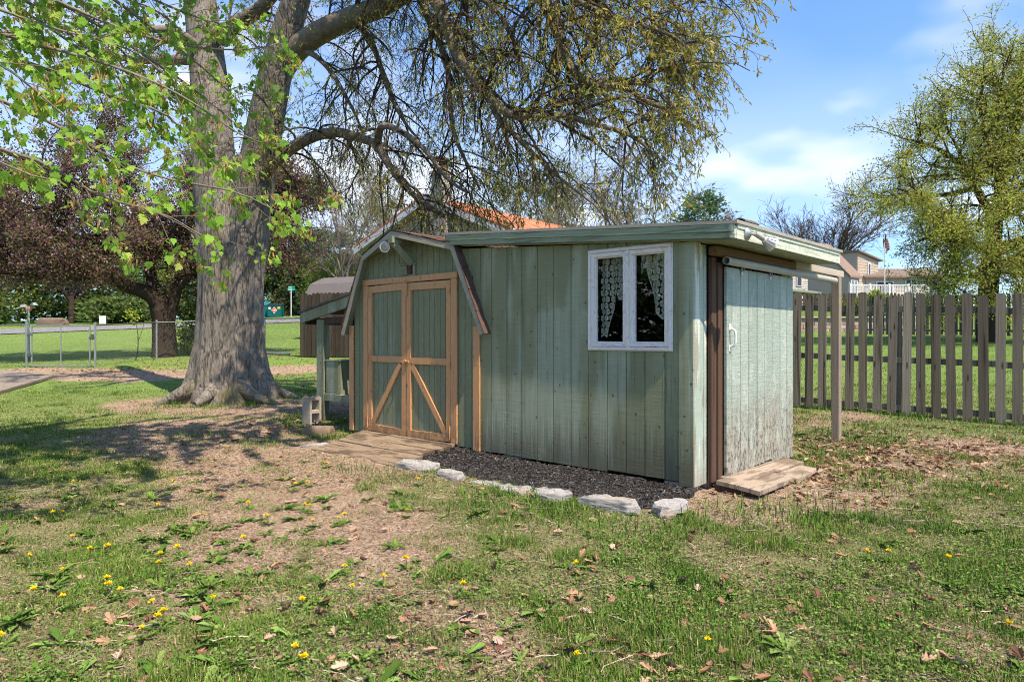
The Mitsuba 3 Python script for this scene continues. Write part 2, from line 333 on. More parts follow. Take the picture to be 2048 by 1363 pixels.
mat('m_gap', prin((.02, .022, .018), .9, .1))
mat('m_concrete', bump(prin(lambda p, n, uv: mix((.31, .27, .22), (.44, .395, .33), fbm(p.x * 30, p.y * 30, p.z * 30, 4)), .9, .15), lambda p, n, uv: .003 * fbm(p.x * 160, p.y * 160, p.z * 160, 2), 2e-3))
def f_rock(p, n, uv):
    a = fbm(p.x * 7, p.y * 7, p.z * 22, 4)
    c = mix((.20, .196, .195), (.36, .355, .355), a)
    c = mix(c, (.30, .23, .16), .5 * smoothstep(.6, .72, fbm(p.x * 9 + 4, p.y * 9, p.z * 9, 3)))
    return mix(c, (.10, .095, .085), .7 * smoothstep(.60, .70, fbm(p.x * 16, p.y * 16, p.z * 60, 3)))
mat('m_rock', bump(prin(f_rock, .8, .25), lambda p, n, uv: .012 * fbm(p.x * 18, p.y * 18, p.z * 60, 4), 2e-3))
mat('m_vc', {'type': 'diffuse', 'reflectance': ATTR})
mat('m_vc_soft', prin(ATTR, .55, .3))
mat('m_leaf', {'type': 'principledthin', 'base_color': ATTR, 'roughness': .5, 'spec_trans': 0.0, 'diff_trans': 1.0, 'eta': 1.4}, ts=False)

# bark: upright fissures and plates
def f_bark(p, n, uv):
    w = .25 * noise(p.x * 3, p.y * 3, p.z * .8)
    g = fbm(p.x * 15 + w * 6, p.y * 15 - w * 4, p.z * 2.6, 4)
    r1 = dr.abs(fbm(p.x * 11 + w * 5, p.y * 11, p.z * 1.5, 3) - .5)
    h = fbm(p.x * 62, p.y * 62, p.z * 8, 3)
    c = mix((.115, .103, .090), (.29, .270, .245), g)
    c = mix(c, (.085, .075, .065), .65 * smoothstep(.52, .68, h))
    c = mix(c, (.055, .045, .036), .7 * smoothstep(.035, .0, r1))
    moss = smoothstep(.9, .2, p.z) * smoothstep(.5, .66, fbm(p.x * 5, p.y * 5, p.z * 4, 3))
    return mix(c, (.13, .125, .05), .55 * moss)
def b_bark(p, n, uv):
    w = .25 * noise(p.x * 3, p.y * 3, p.z * .8)
    return .018 * smoothstep(0, .08, dr.abs(fbm(p.x * 11 + w * 5, p.y * 11, p.z * 1.5, 3) - .5)) + .020 * fbm(p.x * 52, p.y * 52, p.z * 6, 3)
mat('m_bark', bump(prin(f_bark, .85, .15), b_bark, 4e-3))
mat('m_limb', bump(prin(lambda p, n, uv: mix((.12, .10, .08), (.26, .225, .185), fbm(p.x * 14, p.y * 14, p.z * 7, 3)), .85, .15), lambda p, n, uv: .012 * fbm(p.x * 40, p.y * 40, p.z * 18, 3), 3e-3))
mat('m_twig', {'type': 'diffuse', 'reflectance': {'type': 'rgb', 'value': [.085, .066, .052]}})
mat('m_twig_pale', {'type': 'diffuse', 'reflectance': {'type': 'rgb', 'value': [.20, .165, .145]}})
mat('m_dark_bark', {'type': 'diffuse', 'reflectance': {'type': 'rgb', 'value': [.055, .042, .034]}})

# ground: soil with thatch in the bare parts, green between
def f_ground(p, n, uv):
    x, y = p.x, p.y
    nb = bare(x, y, dr)
    m1, m2 = fbm(x * .9, y * .9, 3.0, 3), fbm(x * 3.1, y * 3.1, 1.0, 3)
    soil = mix((.160, .120, .086), (.285, .222, .165), fbm(x * 5, y * 5, 2.0, 3))
    f1 = fbm(x * 60, y * 60, 5.0, 3)
    soil = mix(soil, (.38, .29, .225), .6 * smoothstep(.55, .72, f1))
    soil = mix(soil, (.11, .07, .05), .7 * smoothstep(.56, .70, fbm(x * 90, y * 90, 9.0, 2)))
    turf = mix((.070, .130, .028), (.115, .190, .045), m2)
    turf = mix(mix(soil * .72, turf, .42), turf, smoothstep(7, 14, dr.sqrt(x * x + y * y)))
    turf = mix(turf, (.21, .19, .10), .45 * smoothstep(.55, .75, fbm(x * 7, y * 7, 4.0, 3)))
    far = smoothstep(10, 22, dr.sqrt(x * x + y * y))
    mow = mix((.062, .132, .021), (.102, .185, .034), fbm(x * .35, y * .35, 1.0, 3))
    mow = mow * (.8 + .4 * fbm(x * 6, y * 6, 2.0, 3))
    turf = mix(turf, mow, far)
    g = smoothstep(.36, .62, .62 + .25 * (m1 - .5) + .5 * (m2 - .5) - .75 * nb + .3 * far)
    return mix(soil, turf, .85 * g)
mat('m_ground', bump(prin(f_ground, .95, .05), lambda p, n, uv: .012 * fbm(p.x * 40, p.y * 40, 1.0, 3), 4e-3))
mat('m_slab', prin(lambda p, n, uv: mix((.12, .10, .085), (.20, .175, .15), fbm(p.x * 6, p.y * 6, 1.0, 4)), .9, .1))  # concrete tone darkened to carry the shadows lying on the path
mat('m_fieldstone', prin(lambda p, n, uv: mix((.12, .088, .066), (.24, .185, .145), fbm(p.x * 18, p.y * 18, p.z * 18, 4)), .9, .1))
mat('m_road', prin(lambda p, n, uv: mix((.11, .11, .125), (.16, .16, .175), fbm(p.x * 3, p.y * 3, 1.0, 3)), .85, .2))
# ------------------------------------------------------------------ the setting: ground, road, path
def warp(a, lo, hi, fine, n):
    t = np.linspace(np.arcsinh(lo / fine), np.arcsinh(hi / fine), n); return fine * np.sinh(t)
gx = warp(None, -260, 260, 4.0, 330); gy = 6 + warp(None, -60, 420, 4.0, 330)
GX, GY = np.meshgrid(gx, gy, indexing='ij')
GZ = H(GX, GY)
def grid_faces(a, b):
    i, j = np.meshgrid(np.arange(a - 1), np.arange(b - 1), indexing='ij'); k = i * b + j
    return np.vstack([np.stack([k, k + b, k + b + 1], -1).reshape(-1, 3), np.stack([k, k + b + 1, k + 1], -1).reshape(-1, 3)])
put('ground', (np.stack([GX, GY, GZ], -1).reshape(-1, 3), grid_faces(*GX.shape)), 'm_ground', smooth=True)
lab('ground', 'patchy back yard lawn of grass, bare brown soil and leaf litter', kind='structure')
rc = spl([(-75, 27, 0), (-45, 35.5, 0), (-31, 41.5, 0), (-24.5, 46, 0), (-17.5, 50, 0), (-8, 53.5, 0), (12, 57, 0), (40, 60, 0)], 120)
rt = unit(np.gradient(rc, axis=0)); rn = np.stack([-rt[:, 1], rt[:, 0]], 1)
U = np.linspace(-2.6, 2.6, 7)
RX = rc[:, None, 0] + U[None] * rn[:, None, 0]; RY = rc[:, None, 1] + U[None] * rn[:, None, 1]
put('road', (np.stack([RX, RY, H(RX, RY) + .05], -1).reshape(-1, 3), grid_faces(*RX.shape)[:, ::-1]), 'm_road', smooth=True)
lab('road', 'grey street crossing behind the lawn and chain link fence', kind='structure')
pp = Polygon([(-11.35, 16.9), (-14.5, 18.9), (-20, 17), (-18, 11), (-10.35, 13.75)]).buffer(.12)
m = ext_xy(pp, 0, .06); m.vertices[:, 2] += H(m.vertices[:, 0], m.vertices[:, 1]) + .01
put('path', m, 'm_slab'); lab('path', 'grey concrete slab end in the grass', kind='structure')

# ------------------------------------------------------------------ garden shed
S = 'garden_shed'
lab(S, 'weathered green wooden shed with gambrel front, tan double doors and flat side addition', 'shed')
def sp(part, mesh, m, smooth=False, color=None):
    return put(S + '__' + part, mesh, m, smooth, color, M=MS)
XC = -3.67
gable = Polygon([(-4.86, .10), (-4.86, 1.52), (XC - .805, 2.30), (XC, 2.50), (XC + .805, 2.30), (-2.49, 1.78), (-2.49, .10)])
addf = Polygon([(-2.49, .09), (-2.49, 1.82), (-2.86, 2.285), (0, 2.105), (0, .07)])
doorhole = sbox(-4.50, .10, -2.93, 1.955); winhole = sbox(-1.03, 1.205, -.205, 2.085)
# lining behind the boards (with its openings), inside walls, floor
sp('wall_lining', ext_xz(unary_union([gable.difference(doorhole), addf.difference(winhole)]).buffer(-.004), .016, .055), 'm_gap')
sp('inner_wall', [bx(-2.45, -.08, 2.05, 2.07, .15, 2.1), bx(-2.47, -2.45, .06, 2.05, .15, 2.1), bx(-.075, -.06, .06, 2.05, .15, 2.05), bx(-2.44, -.08, .06, 2.05, .10, .13), bx(-2.44, -1.03, .058, .07, .14, 2.0), bx(-.205, -.08, .058, .07, .14, 2.0), bx(-1.03, -.205, .058, .07, .14, 1.2)], 'm_inside')
hole2 = unary_union([doorhole.buffer(.002)])
x = -4.80
def strip(poly, a, b, gap=.004): return poly.intersection(sbox(a + gap, 0, b - gap, 3))
edges = np.arange(-4.80, -2.60, .1035)
for a, b in zip(edges[:-1], edges[1:]):
    g = strip(gable.difference(hole2), a, b)
    if not g.is_empty: sp('board', ext_xz(g, -.002 + .002 * rng.random(), .0155), 'm_narrow')
bl = [-.118, -.258, -.455, -.646, -.851, -1.065, -1.27, -1.485, -1.69, -1.896, -2.104, -2.327, -2.49, -2.67, -2.87][::-1]
for a, b in zip(bl[:-1], bl[1:]):
    low = .075 + .02 * rng.random()
    g = strip(addf.difference(winhole), a, b).intersection(sbox(-3, low, 1, 3))
    o_ = -.003 + .003 * rng.random()
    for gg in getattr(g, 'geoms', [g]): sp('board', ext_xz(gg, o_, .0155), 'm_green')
sp('board', ext_xz(Polygon([(-2.63, .08), (-2.63, 1.55), (-2.6, 2.1), (-2.49, 1.9), (-2.49, .08)]), .002, .0155), 'm_narrow')
# corner boards
k = sp('corner_trim', bx(-.115, .022, -.024, -.004, .055, 2.10), 'm_green')
k = sp('corner_trim', bx(.0, .022, -.003, .10, .055, 2.10), 'm_pale')
sp('corner_trim', bx(-2.585, -2.485, -.024, -.004, .07, 1.42), 'm_tan'); labels[S + '__corner_trim_002'] = {'label': 'tan corner board right of the double doors'}
sp('corner_trim', bx(-4.89, -4.80, -.024, -.004, .10, 1.46), 'm_tan'); labels[S + '__corner_trim_003'] = {'label': 'tan corner board at the left end of the gable'}
# right side wall: boards, lining, end board
sp('wall_lining', bx(-.05, -.004, .06, 2.12, .08, 2.185), 'm_gap')
for a, b in [(.10, .165), (.165, .225)]:
    sp('side_board', bx(-.002, .014, a + .003, b - .003, .055, 2.09, .002), 'm_pale')
sp('side_board', bx(-.002, .012, 1.9, 2.06, .06, 2.06, .002), 'm_pale')
sp('end_trim', bx(.0, .03, 2.065, 2.155, .05, 2.05), 'm_pale')
sp('back_wall', [ext_xz(Polygon([(-2.48, .1), (-.01, .1), (-.01, 2.19), (-2.48, 2.37)]), 2.10, 2.14), bx(-4.85, -2.49, 2.40, 2.44, .1, 2.0), bx(-4.86, -4.83, .06, 2.4, .1, 1.5), bx(-2.52, -2.48, .06, 2.4, .1, 1.8)], 'm_green')
for a in (-.28, -2.2, -4.5):
    sp('pier', bx(a, a + .24, .02, .22, -.12, .072, .008), 'm_concrete')
sp('pier', bx(-.3, -.02, .28, 2.1, -.1, .07, .008), 'm_concrete')
# double doors
def door(x0, x1, ztop_l, ztop_r, zl, zr, flip, drop):
    d = numbered(S + '__door')
    def dp(n, mesh, m): return put(d + '__' + n, mesh, m, M=MS)
    w = .075
    def q(xx, t): return (zl + (zr - zl) * (xx - x0) / (x1 - x0)) if t == 0 else (ztop_l + (ztop_r - ztop_l) * (xx - x0) / (x1 - x0))
    n = 8; es = np.linspace(x0 + .01, x1 - .01, n + 1)
    for a, b in zip(es[:-1], es[1:]):
        dp('plank', ext_xz(Polygon([(a + .0035, q(a, 0) + .01), (b - .0035, q(b, 0) + .01), (b - .0035, q(b, 1) - .01), (a + .0035, q(a, 1) - .01)]), .004 + .002 * rng.random(), .02), 'm_narrow')
    dp('backing', ext_xz(Polygon([(x0 + .01, zl + .012), (x1 - .01, zr + .012), (x1 - .01, ztop_r - .012), (x0 + .01, ztop_l - .012)]), .0205, .03), 'm_gap')
    for a, b in ((x0, x0 + w), (x1 - w, x1)):
        dp('stile', ext_xz(Polygon([(a, q(a, 0)), (b, q(b, 0)), (b, q(b, 1)), (a, q(a, 1))]), -.019, .0035), 'm_tan')
    for zc, t, hh in ((0, 0, .085), (0, 1, .085), (1.0, 2, .075)):
        a, b = x0 + w + .002, x1 - w - .002
        if t == 0: pg = [(a, q(a, 0)), (b, q(b, 0)), (b, q(b, 0) + hh), (a, q(a, 0) + hh)]
        elif t == 1: pg = [(a, q(a, 1) - hh), (b, q(b, 1) - hh), (b, q(b, 1)), (a, q(a, 1))]
        else: pg = [(a, 1.0 + drop), (b, 1.0 + drop), (b, 1.0 + hh + drop), (a, 1.0 + hh + drop)]
        dp('rail', ext_xz(Polygon(pg), -.017, .0035), 'm_tan')
    a, b = (x0 + w + .01, x1 - w - .035) if not flip else (x1 - w - .01, x0 + w + .035)
    p0, p1 = V3(a, -.007, q(a, 0) + .09), V3(b, -.007, .985 + drop)
    if flip: p0, p1 = V3(x1 - w - .02, -.007, q(a, 0) + .09), V3(x0 + w + .02, -.007, .985 + drop)
    L = LineString([(p0[0], p0[2]), (p1[0], p1[2])]).buffer(.036, cap_style=2)
    dp('brace', ext_xz(L.intersection(sbox(x0 + w + .002, q(a, 0) + .087, x1 - w - .002, .998 + drop)), -.0165, .0035), 'm_tan')
    hx = x0 + .005 if not flip else x1 - .005
    for z in (.24, 1.03, 1.86):
        dp('hinge', [bx(hx - .045, hx - .007, -.0285, -.0255, z - .04, z + .04, .001), bx(hx + .007, hx + .03, -.0245, -.0195, z - .055, z + .055, .001), tube([(hx, -.03, z - .075), (hx, -.03, z + .075)], .007, 8)], 'm_tan')
    return d
d1 = door(-4.485, -3.735, 1.945, 1.96, .135, .115, False, 0); lab(d1, 'left leaf of the tan framed double doors')
d2 = door(-3.72, -2.945, 1.95, 1.945, .118, .135, True, -.01); lab(d2, 'right leaf of the tan framed double doors')
put(d2 + '__latch', [bx(-3.73, -3.70, -.034, -.026, 1.80, 1.98, .002), bx(-3.725, -3.712, -.05, -.034, 1.955, 2.0, .002)], 'm_tan', M=MS); put(d2 + '__hasp', [bx(-3.79, -3.665, -.034, -.0215, 1.0, 1.025, .003), tube([(-3.74, -.045, .985), (-3.70, -.045, 1.03)], .012, 8)], 'm_tan', M=MS)
sp('door_trim', bx(-4.58, -4.492, -.024, -.003, .11, 1.958), 'm_tan'); sp('door_trim', bx(-2.938, -2.842, -.024, -.003, .12, 1.958), 'm_tan')
sp('door_trim', ext_xz(Polygon([(-4.59, 1.962), (-2.835, 1.962), (-2.835, 2.03), (-4.59, 2.03)]), -.026, -.003), 'm_tan')
sp('door_sill', bx(-4.5, -2.92, -.01, .1, .085, .112), 'm_dark_wood')
# gable vent, ridge bracket
v = S + '__vent'
put(v + '__frame', [bx(-3.86, -3.555, -.02, -.003, 2.165, 2.185), bx(-3.86, -3.555, -.02, -.003, 2.035, 2.05), bx(-3.60, -3.575, -.02, -.003, 2.05, 2.165), bx(-3.86, -3.72, -.018, -.003, 2.052, 2.163)], 'm_green', M=MS)
put(v + '__slat', bx(-3.718, -3.602, -.012, -.004, 2.053, 2.162), 'm_dark_wood', M=MS)  # one dark panel standing in for the shaded vent opening
sp('ridge_bracket', [bx(XC - .045, XC + .045, -.30, -.02, 2.395, 2.475), bar((XC + .0, -.25, 2.40), (XC + .06, -.03, 2.17), .07, .06)], 'm_narrow')
# gambrel roof: slabs, rake boards, shingles
def slope(pa, pb, ya0, ya1, yb0, yb1, t, off=0.0):
    """slab between the lines x,z = pa (front edge y=ya0) and pb (front edge y=yb0)"""
    pa, pb = np.array(pa, float), np.array(pb, float); d = unit(pb - pa); nn = np.array([-d[1], d[0]]) * (1 if pb[0] < pa[0] else 1)
    if nn[1] < 0: nn = -nn
    v = []
    for s in (off, off + t):
        for (q, y0, y1) in ((pa, ya0, ya1), (pb, yb0, yb1)):
            e = q + nn * s; v += [(e[0], y0, e[1]), (e[0], y1, e[1])]
    return trimesh.convex.convex_hull(np.array(v))
KL, KR, PK, EL, ER = (XC - .83, 2.30), (XC + .83, 2.30), (XC, 2.51), (XC - 1.285, 1.34), (XC + 1.285, 1.34)
fy = {'k': -.085, 'p': -.27, 'e': -.075}
r = S + '__roof'
for nm, a, b, ya, yb in (('upper', PK, KR, fy['p'], fy['k']), ('upper', PK, KL, fy['p'], fy['k'])):
    put(r + '__deck', slope(a, b, ya, 2.5, yb, 2.5, .028), 'm_narrow', M=MS)
    dd = unit(np.array(b) - np.array(a)); L = np.linalg.norm(np.array(b) - np.array(a))
    for i in range(6):
        t0, t1 = i / 6, min(1.0, (i + 1.25) / 6)
        pa, pb = np.array(a) + dd * L * t0, np.array(a) + dd * L * t1
        f0, f1 = ya + (yb - ya) * t0 - .02, ya + (yb - ya) * t1 - .02
        put(r + '__shingle_course', slope(pa, pb, f0, 2.52, f1, 2.52, .008, .03 + .006 * (i % 2) + .004), 'm_shingle', M=MS)
for a, b in ((KR, ER), (KL, EL)):
    put(r + '__deck', slope(a, b, fy['k'], 2.5, fy['e'], 2.5, .028), 'm_narrow', M=MS)
    dd = unit(np.array(b) - np.array(a)); L = np.linalg.norm(np.array(b) - np.array(a)); n = 8
    for i in range(n):
        t0, t1 = i / n, min(1.02, (i + 1.12) / n)
        pa, pb = np.array(a) + dd * L * t0, np.array(a) + dd * L * t1
        pb = pb + 0; g = .006 * rng.random()
        put(r + '__shingle', slope(pa, pb, fy['k'] - .016 - g, 2.52, fy['k'] - .016 - g, 2.52, .009, .030 + .007 * (i % 2) + .003), 'm_shingle', M=MS)
for (a, b, ya, yb) in ((PK, KR, fy['p'], fy['k']), (PK, KL, fy['p'], fy['k']), (KR, ER, fy['k'], fy['e']), (KL, EL, fy['k'], fy['e'])):
    put(r + '__rake_board', slope(a, b, ya - .014, ya - .001, yb - .014, yb - .001, .062, -.034), 'm_edge', M=MS)
# addition: flat roof sloping away from the gable, fascias, soffit, metal edge
zr = lambda xx: 2.205 + (2.452 - 2.205) * (.43 - xx) / (.43 + 2.97)
def roofslab(x0, x1, y0, y1, lo, hi):
    v = [(xx, yy, zr(xx) + h) for xx in (x0, x1) for yy in (y0, y1) for h in (lo, hi)]; return trimesh.convex.convex_hull(np.array(v))
sp('flat_roof', roofslab(-2.9, .425, -.105, 2.43, -.03, .004), 'm_felt')
sp('soffit', [roofslab(-2.7, .405, -.085, -.004, -.136, -.126), roofslab(.024, .405, -.003, 2.42, -.136, -.126)], 'm_narrow')
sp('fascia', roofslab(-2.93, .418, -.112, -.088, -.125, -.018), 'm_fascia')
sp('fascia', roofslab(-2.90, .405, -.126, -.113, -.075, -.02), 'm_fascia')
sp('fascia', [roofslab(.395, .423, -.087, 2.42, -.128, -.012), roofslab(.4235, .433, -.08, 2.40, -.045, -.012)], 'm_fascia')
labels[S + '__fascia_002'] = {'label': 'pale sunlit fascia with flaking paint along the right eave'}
sp('drip_edge', [roofslab(-2.97, .436, -.131, -.1, -.017, .010), roofslab(.42, .445, -.129, 2.44, -.013, .014)], 'm_edge')
def curl(x0, x1, y, h):
    xs = np.linspace(x0, x1, 14); t = np.linspace(0, 1, 14); z = np.array([zr(a) for a in xs]) + .012 + h * np.sin(np.pi * t) ** .7
    v = np.vstack([np.stack([xs, np.full(14, y + dy), z + dz], 1) for dy, dz in ((0, 0), (.25, .004), (0, .01), (.25, .014))])
    f = []
    for i in range(13):
        for a, b in ((0, 1), (1, 3), (3, 2), (2, 0)): f += [(a * 14 + i, b * 14 + i, b * 14 + i + 1), (a * 14 + i, b * 14 + i + 1, a * 14 + i + 1)]
    return trimesh.Trimesh(v, f, process=False)
sp('roofing_curl', curl(-.25, .30, .1, .03), 'm_felt', smooth=30); sp('roofing_curl', curl(.33, .44, .05, .03), 'm_felt', smooth=30)
# sliding door, jambs, header, pipe rail, post
sp('door_jamb', bx(.016, .06, .232, .318, .06, 1.99, .006), 'm_dark_wood'); sp('door_jamb', bx(.016, .075, .325, .405, .03, 1.95, .006), 'm_dark_wood')
sp('header_beam', [bx(.04, .13, .20, 1.99, 2.0, 2.078, .006), bx(.045, .125, 1.995, 3.55, 2.02, 2.095, .006)], 'm_beam')
pts = np.linspace(.30, 3.12, 12)
v, f = tubes(np.stack([np.full(12, .155), pts, np.full(12, 1.955)], 1), np.full(12, .034), 20)
v2, f2 = tubes(np.stack([np.full(12, .155), pts, np.full(12, 1.955)], 1), np.full(12, .029), 20)
ring = np.arange(20); cap = np.vstack([np.stack([ring, len(v) + ring, len(v) + (ring + 1) % 20], 1), np.stack([ring, len(v) + (ring + 1) % 20, (ring + 1) % 20], 1)])
sp('door_rail', trimesh.Trimesh(np.vstack([v, v2]), np.vstack([f, f2[:, ::-1] + len(v), cap]), process=False), 'm_pipe', smooth=40)
sp('post', bx(.05, .14, 3.32, 3.41, -.15, 2.019, .006), 'm_post'); labels[S + '__post'] = {'label': 'bare grey post holding the free end of the sliding door rail'}
sd = S + '__sliding_door'; lab(sd, 'grey green plank sliding door with a rotted bottom edge')
es = [.412, .515, .70, .88, 1.06, 1.24, 1.44, 1.62, 1.80, 1.965]
rr = np.random.default_rng(5)
for i, (a, b) in enumerate(zip(es[:-1], es[1:])):
    yy = np.linspace(a + .0045, b - .0045, 9); rot = np.where((yy > .98) & (yy < 1.42), .055, 0) + .030 * rr.random(9)
    zb = .03 + rot + .02 * (yy - .4)
    pg = Polygon([(y_, z_) for y_, z_ in zip(yy, zb)] + [(b - .0045, 1.915), (a + .0045, 1.915)])
    put(sd + '__plank', ext_yz(pg, .082, .102 + .003 * rr.random()), 'm_slide', M=MS)
put(sd + '__batten', [bx(.062, .081, .45, 1.93, .25, .4), bx(.062, .081, .45, 1.93, 1.6, 1.75), bx(.078, .0815, .415, 1.96, .14, 1.9)], 'm_dark_wood', M=MS)
put(sd + '__handle', [tube([(.106, .475, 1.375), (.15, .478, 1.36), (.158, .48, 1.30), (.15, .478, 1.24), (.106, .475, 1.225)], .011, 8, 14), bx(.105, .112, .455, .495, 1.365, 1.42, .002), bx(.105, .112, .455, .495, 1.18, 1.235, .002)], 'm_white_paint', smooth=40, M=MS)
for y_ in (.72, 1.36):
    put(sd + '__hanger', [tube([(.118, y_ + .03 * math.cos(t), 1.925 + .03 * math.sin(t)) for t in np.linspace(0, 2 * math.pi, 14)], .007, 6), bx(.107, .112, y_ - .02, y_ + .02, 1.86, 1.93, .001)], 'm_zinc', smooth=40, M=MS)
# window: frame, two sashes, panes
w = S + '__window'; lab(w, 'white double casement window with reflections on its glass')
def rect_frame(x0, x1, z0, z1, t, y0, y1, b=.0):
    return [bx(x0, x1, y0, y1, z1 - t, z1), bx(x0, x1, y0, y1, z0, z0 + t), bx(x0, x0 + t, y0, y1, z0 + t, z1 - t), bx(x1 - t, x1, y0, y1, z0 + t, z1 - t)]
put(w + '__frame', rect_frame(-1.05, -.187, 1.19, 2.105, .026, -.032, .05) + [bx(-.633, -.609, -.032, .05, 1.216, 2.079)] + rect_frame(-1.06, -.177, 1.182, 2.113, .012, -.016, -.004), 'm_vinyl', M=MS)
for a, b in ((-1.022, -.635), (-.607, -.215)):
    put(w + '__sash', rect_frame(a, b, 1.219, 2.076, .036, -.022, .04) + rect_frame(a + .036, b - .036, 1.255, 2.04, .011, -.008, .03), 'm_vinyl', M=MS)
    put(w + '__pane', trimesh.Trimesh([(a + .04, .012, 1.26), (b - .04, .012, 1.26), (b - .04, .012, 2.035), (a + .04, .012, 2.035)], [(0, 1, 2), (0, 2, 3)], process=False), 'm_glass', M=MS)
    put(w + '__sash_lock', bx((a + b) / 2 - .02, (a + b) / 2 + .1, -.036, -.0225, 1.222, 1.236, .003), 'm_vinyl', M=MS)
# lace curtains: real open work, one mesh each
def lace(nx, nz, x0, x1, ztop, zbot_fn, y0, seed):
    xs, zs = np.linspace(x0, x1, nx), np.linspace(1.2, ztop, nz)
    X, Z = np.meshgrid(xs, zs, indexing='ij')
    u, v = (X - x0) / .052, Z / .058
    cu, cv = np.floor(u), np.floor(v); a, b = u - cu - .5 + .25 * ((cv % 2) * 2 - 1) * .6, v - cv - .5
    rr_ = np.hypot(a, b); th = np.arctan2(b, a)
    pat = (np.abs(rr_ - .38) < .09) | (rr_ < .09) | (np.abs(rr_ - .22 - .07 * np.cos(5 * th + cu)) < .05) | (np.abs(a * np.cos(cu * 2 + cv) + b * np.sin(cu * 2 + cv)) < .06) | ((np.abs(((X * 260) % 2) - 1) < .16) & (np.abs(((Z * 260) % 2) - 1) < 9)) & (rr_ > .42)
    bot = zbot_fn((X - x0) / (x1 - x0)) + .018 * np.abs(np.sin((X - x0) * 42))
    pat |= (Z - bot < .022); on = pat & (Z > bot)
    yf = y0 + .018 * np.sin((X - x0) * 48 + seed) + .01 * np.sin((X - x0) * 19)
    V = np.stack([X, yf, Z], -1).reshape(-1, 3); F = grid_faces(nx, nz); n2 = (nx - 1) * (nz - 1)
    ok = on[:-1, :-1].ravel(); F = F[np.r_[ok, ok]]
    used, inv = np.unique(F, return_inverse=True); return trimesh.Trimesh(V[used], inv.reshape(-1, 3), process=False)
k = put('lace_curtain', lace(120, 190, -.985, -.68, 2.03, lambda t: 1.30 + .42 * np.clip((t - .28) / .35, 0, 1) ** .8 - .09 * np.sin(np.clip((t - .6) / .4, 0, 1) * 3.1), .075, 1), 'm_lace', smooth=True, M=MS)
lab(k, 'white lace curtain hanging long behind the left window pane', 'curtain')
k = put('lace_curtain', lace(120, 190, -.55, -.235, 2.03, lambda t: 1.86 - .36 * np.clip((t - .22) / .3, 0, 1) ** .7 + .05 * np.sin(t * 6), .075, 2), 'm_lace', smooth=True, M=MS)
lab(k, 'short scalloped lace curtain behind the right window pane', 'curtain')
# shelter on the left: fascia, roof, post, rails
sp('shelter_roof', trimesh.convex.convex_hull(np.array([(xx, yy, zz + h) for xx, zz in ((-6.80, 1.672), (-4.95, 1.99)) for yy in (.36, 2.2) for h in (.0, .035)])), 'm_felt')
sp('shelter_fascia', ext_xz(Polygon([(-6.76, 1.522), (-6.76, 1.674), (-4.97, 1.98), (-4.97, 1.82)]), .38, .415), 'm_green')
sp('shelter_rafter', [bx(-6.7, -6.64, .42, 2.15, 1.50, 1.60), bx(-5.3, -5.24, .42, 2.15, 1.72, 1.82)], 'm_dark_wood')
sp('shelter_post', bx(-6.375, -6.185, .42, .52, -.1, 1.575, .005), 'm_green')
sp('shelter_post', bx(-6.36, -6.26, 2.05, 2.15, -.1, 1.6, .005), 'm_dark_wood')
sp('shelter_header', bx(-6.18, -4.9, .43, .48, 1.50, 1.60, .004), 'm_dark_wood')
sb = thing('storage_box', 'green painted wooden box on a rail under the left shelter', 'box')
put(sb + '__panel', bx(-6.15, -5.82, .44, .47, .48, .955, .004), 'm_green', M=MS); put(sb + '__panel', bx(-5.82, -5.79, .45, 1.05, .46, .955, .004), 'm_narrow', M=MS); put(sb + '__panel', bx(-6.15, -6.12, .48, 1.05, .46, .955, .004), 'm_green', M=MS)
put(sb + '__lid', bx(-6.17, -5.78, .43, 1.07, .957, .975, .004), 'm_green', M=MS); put(sb + '__base_rail', bx(-6.18, -4.93, .43, .49, .37, .478, .004), 'm_green', M=MS)
put(sb + '__shelf', bx(-5.78, -4.92, .50, 1.0, .45, .478, .004), 'm_ramp', M=MS)
# lamps
def lathe(prof, axis_o, axis_d, n=24):
    m = trimesh.creation.revolve(np.array(prof, float), sections=n); d = unit(np.array(axis_d, float)); x = unit(np.cross(d, (0.31, .2, .93))); M = np.eye(4)
    M[:3, 0], M[:3, 1], M[:3, 2], M[:3, 3] = x, np.cross(d, x), d, axis_o; m.apply_transform(M); return m
fl = thing('flood_lamp', 'silver flood lamp with ribbed bulb on the pale right fascia', 'lamp')
bp = V3(.424, .095, 2.135)
put(fl + '__base', lathe([(0, 0), (.052, 0), (.052, .012), (.04, .022), (.018, .04), (0, .042)], bp, (1, 0, 0)), 'm_zinc', smooth=40, M=MS)
ad = unit(V3(.5, .75, -.46))
put(fl + '__holder', [tube([bp + V3(.03, 0, -.005), bp + V3(.062, .03, -.008)], .011, 8), lathe([(0, 0), (.021, 0), (.024, .09), (.0, .09)], bp + V3(.060, .025, -.004), ad)], 'm_pipe', smooth=40, M=MS)
bo = bp + V3(.060, .025, -.004) + ad * .085
bulb = fl + '__bulb'
put(bulb, lathe([(0, 0), (.024, 0), (.030, .02), (.052, .075), (.060, .088), (.060, .096), (.054, .098)], bo, ad), 'm_white_paint', smooth=40, M=MS)
put(bulb + '__lens', lathe([(0, .093), (.054, .0945), (.053, .096), (0, .0965)], bo, ad), 'm_zinc', smooth=40, M=MS)
x_ = unit(np.cross(ad, (0.31, .2, .93))); y_ = np.cross(ad, x_)
for i in range(12):
    t = i * 2 * math.pi / 12; e = x_ * math.cos(t) + y_ * math.sin(t)
    put(bulb + '__rib', bar(bo + ad * .012 + e * .031, bo + ad * .082 + e * .061, .005, .008, up=np.cross(ad, e)), 'm_zinc', M=MS)
g = thing('gable_lamp', 'round white flood lamp under the peak of the gable', 'lamp')
go, gd = V3(-3.82, -.26, 2.365), unit(V3(.55, -.84, -.10))
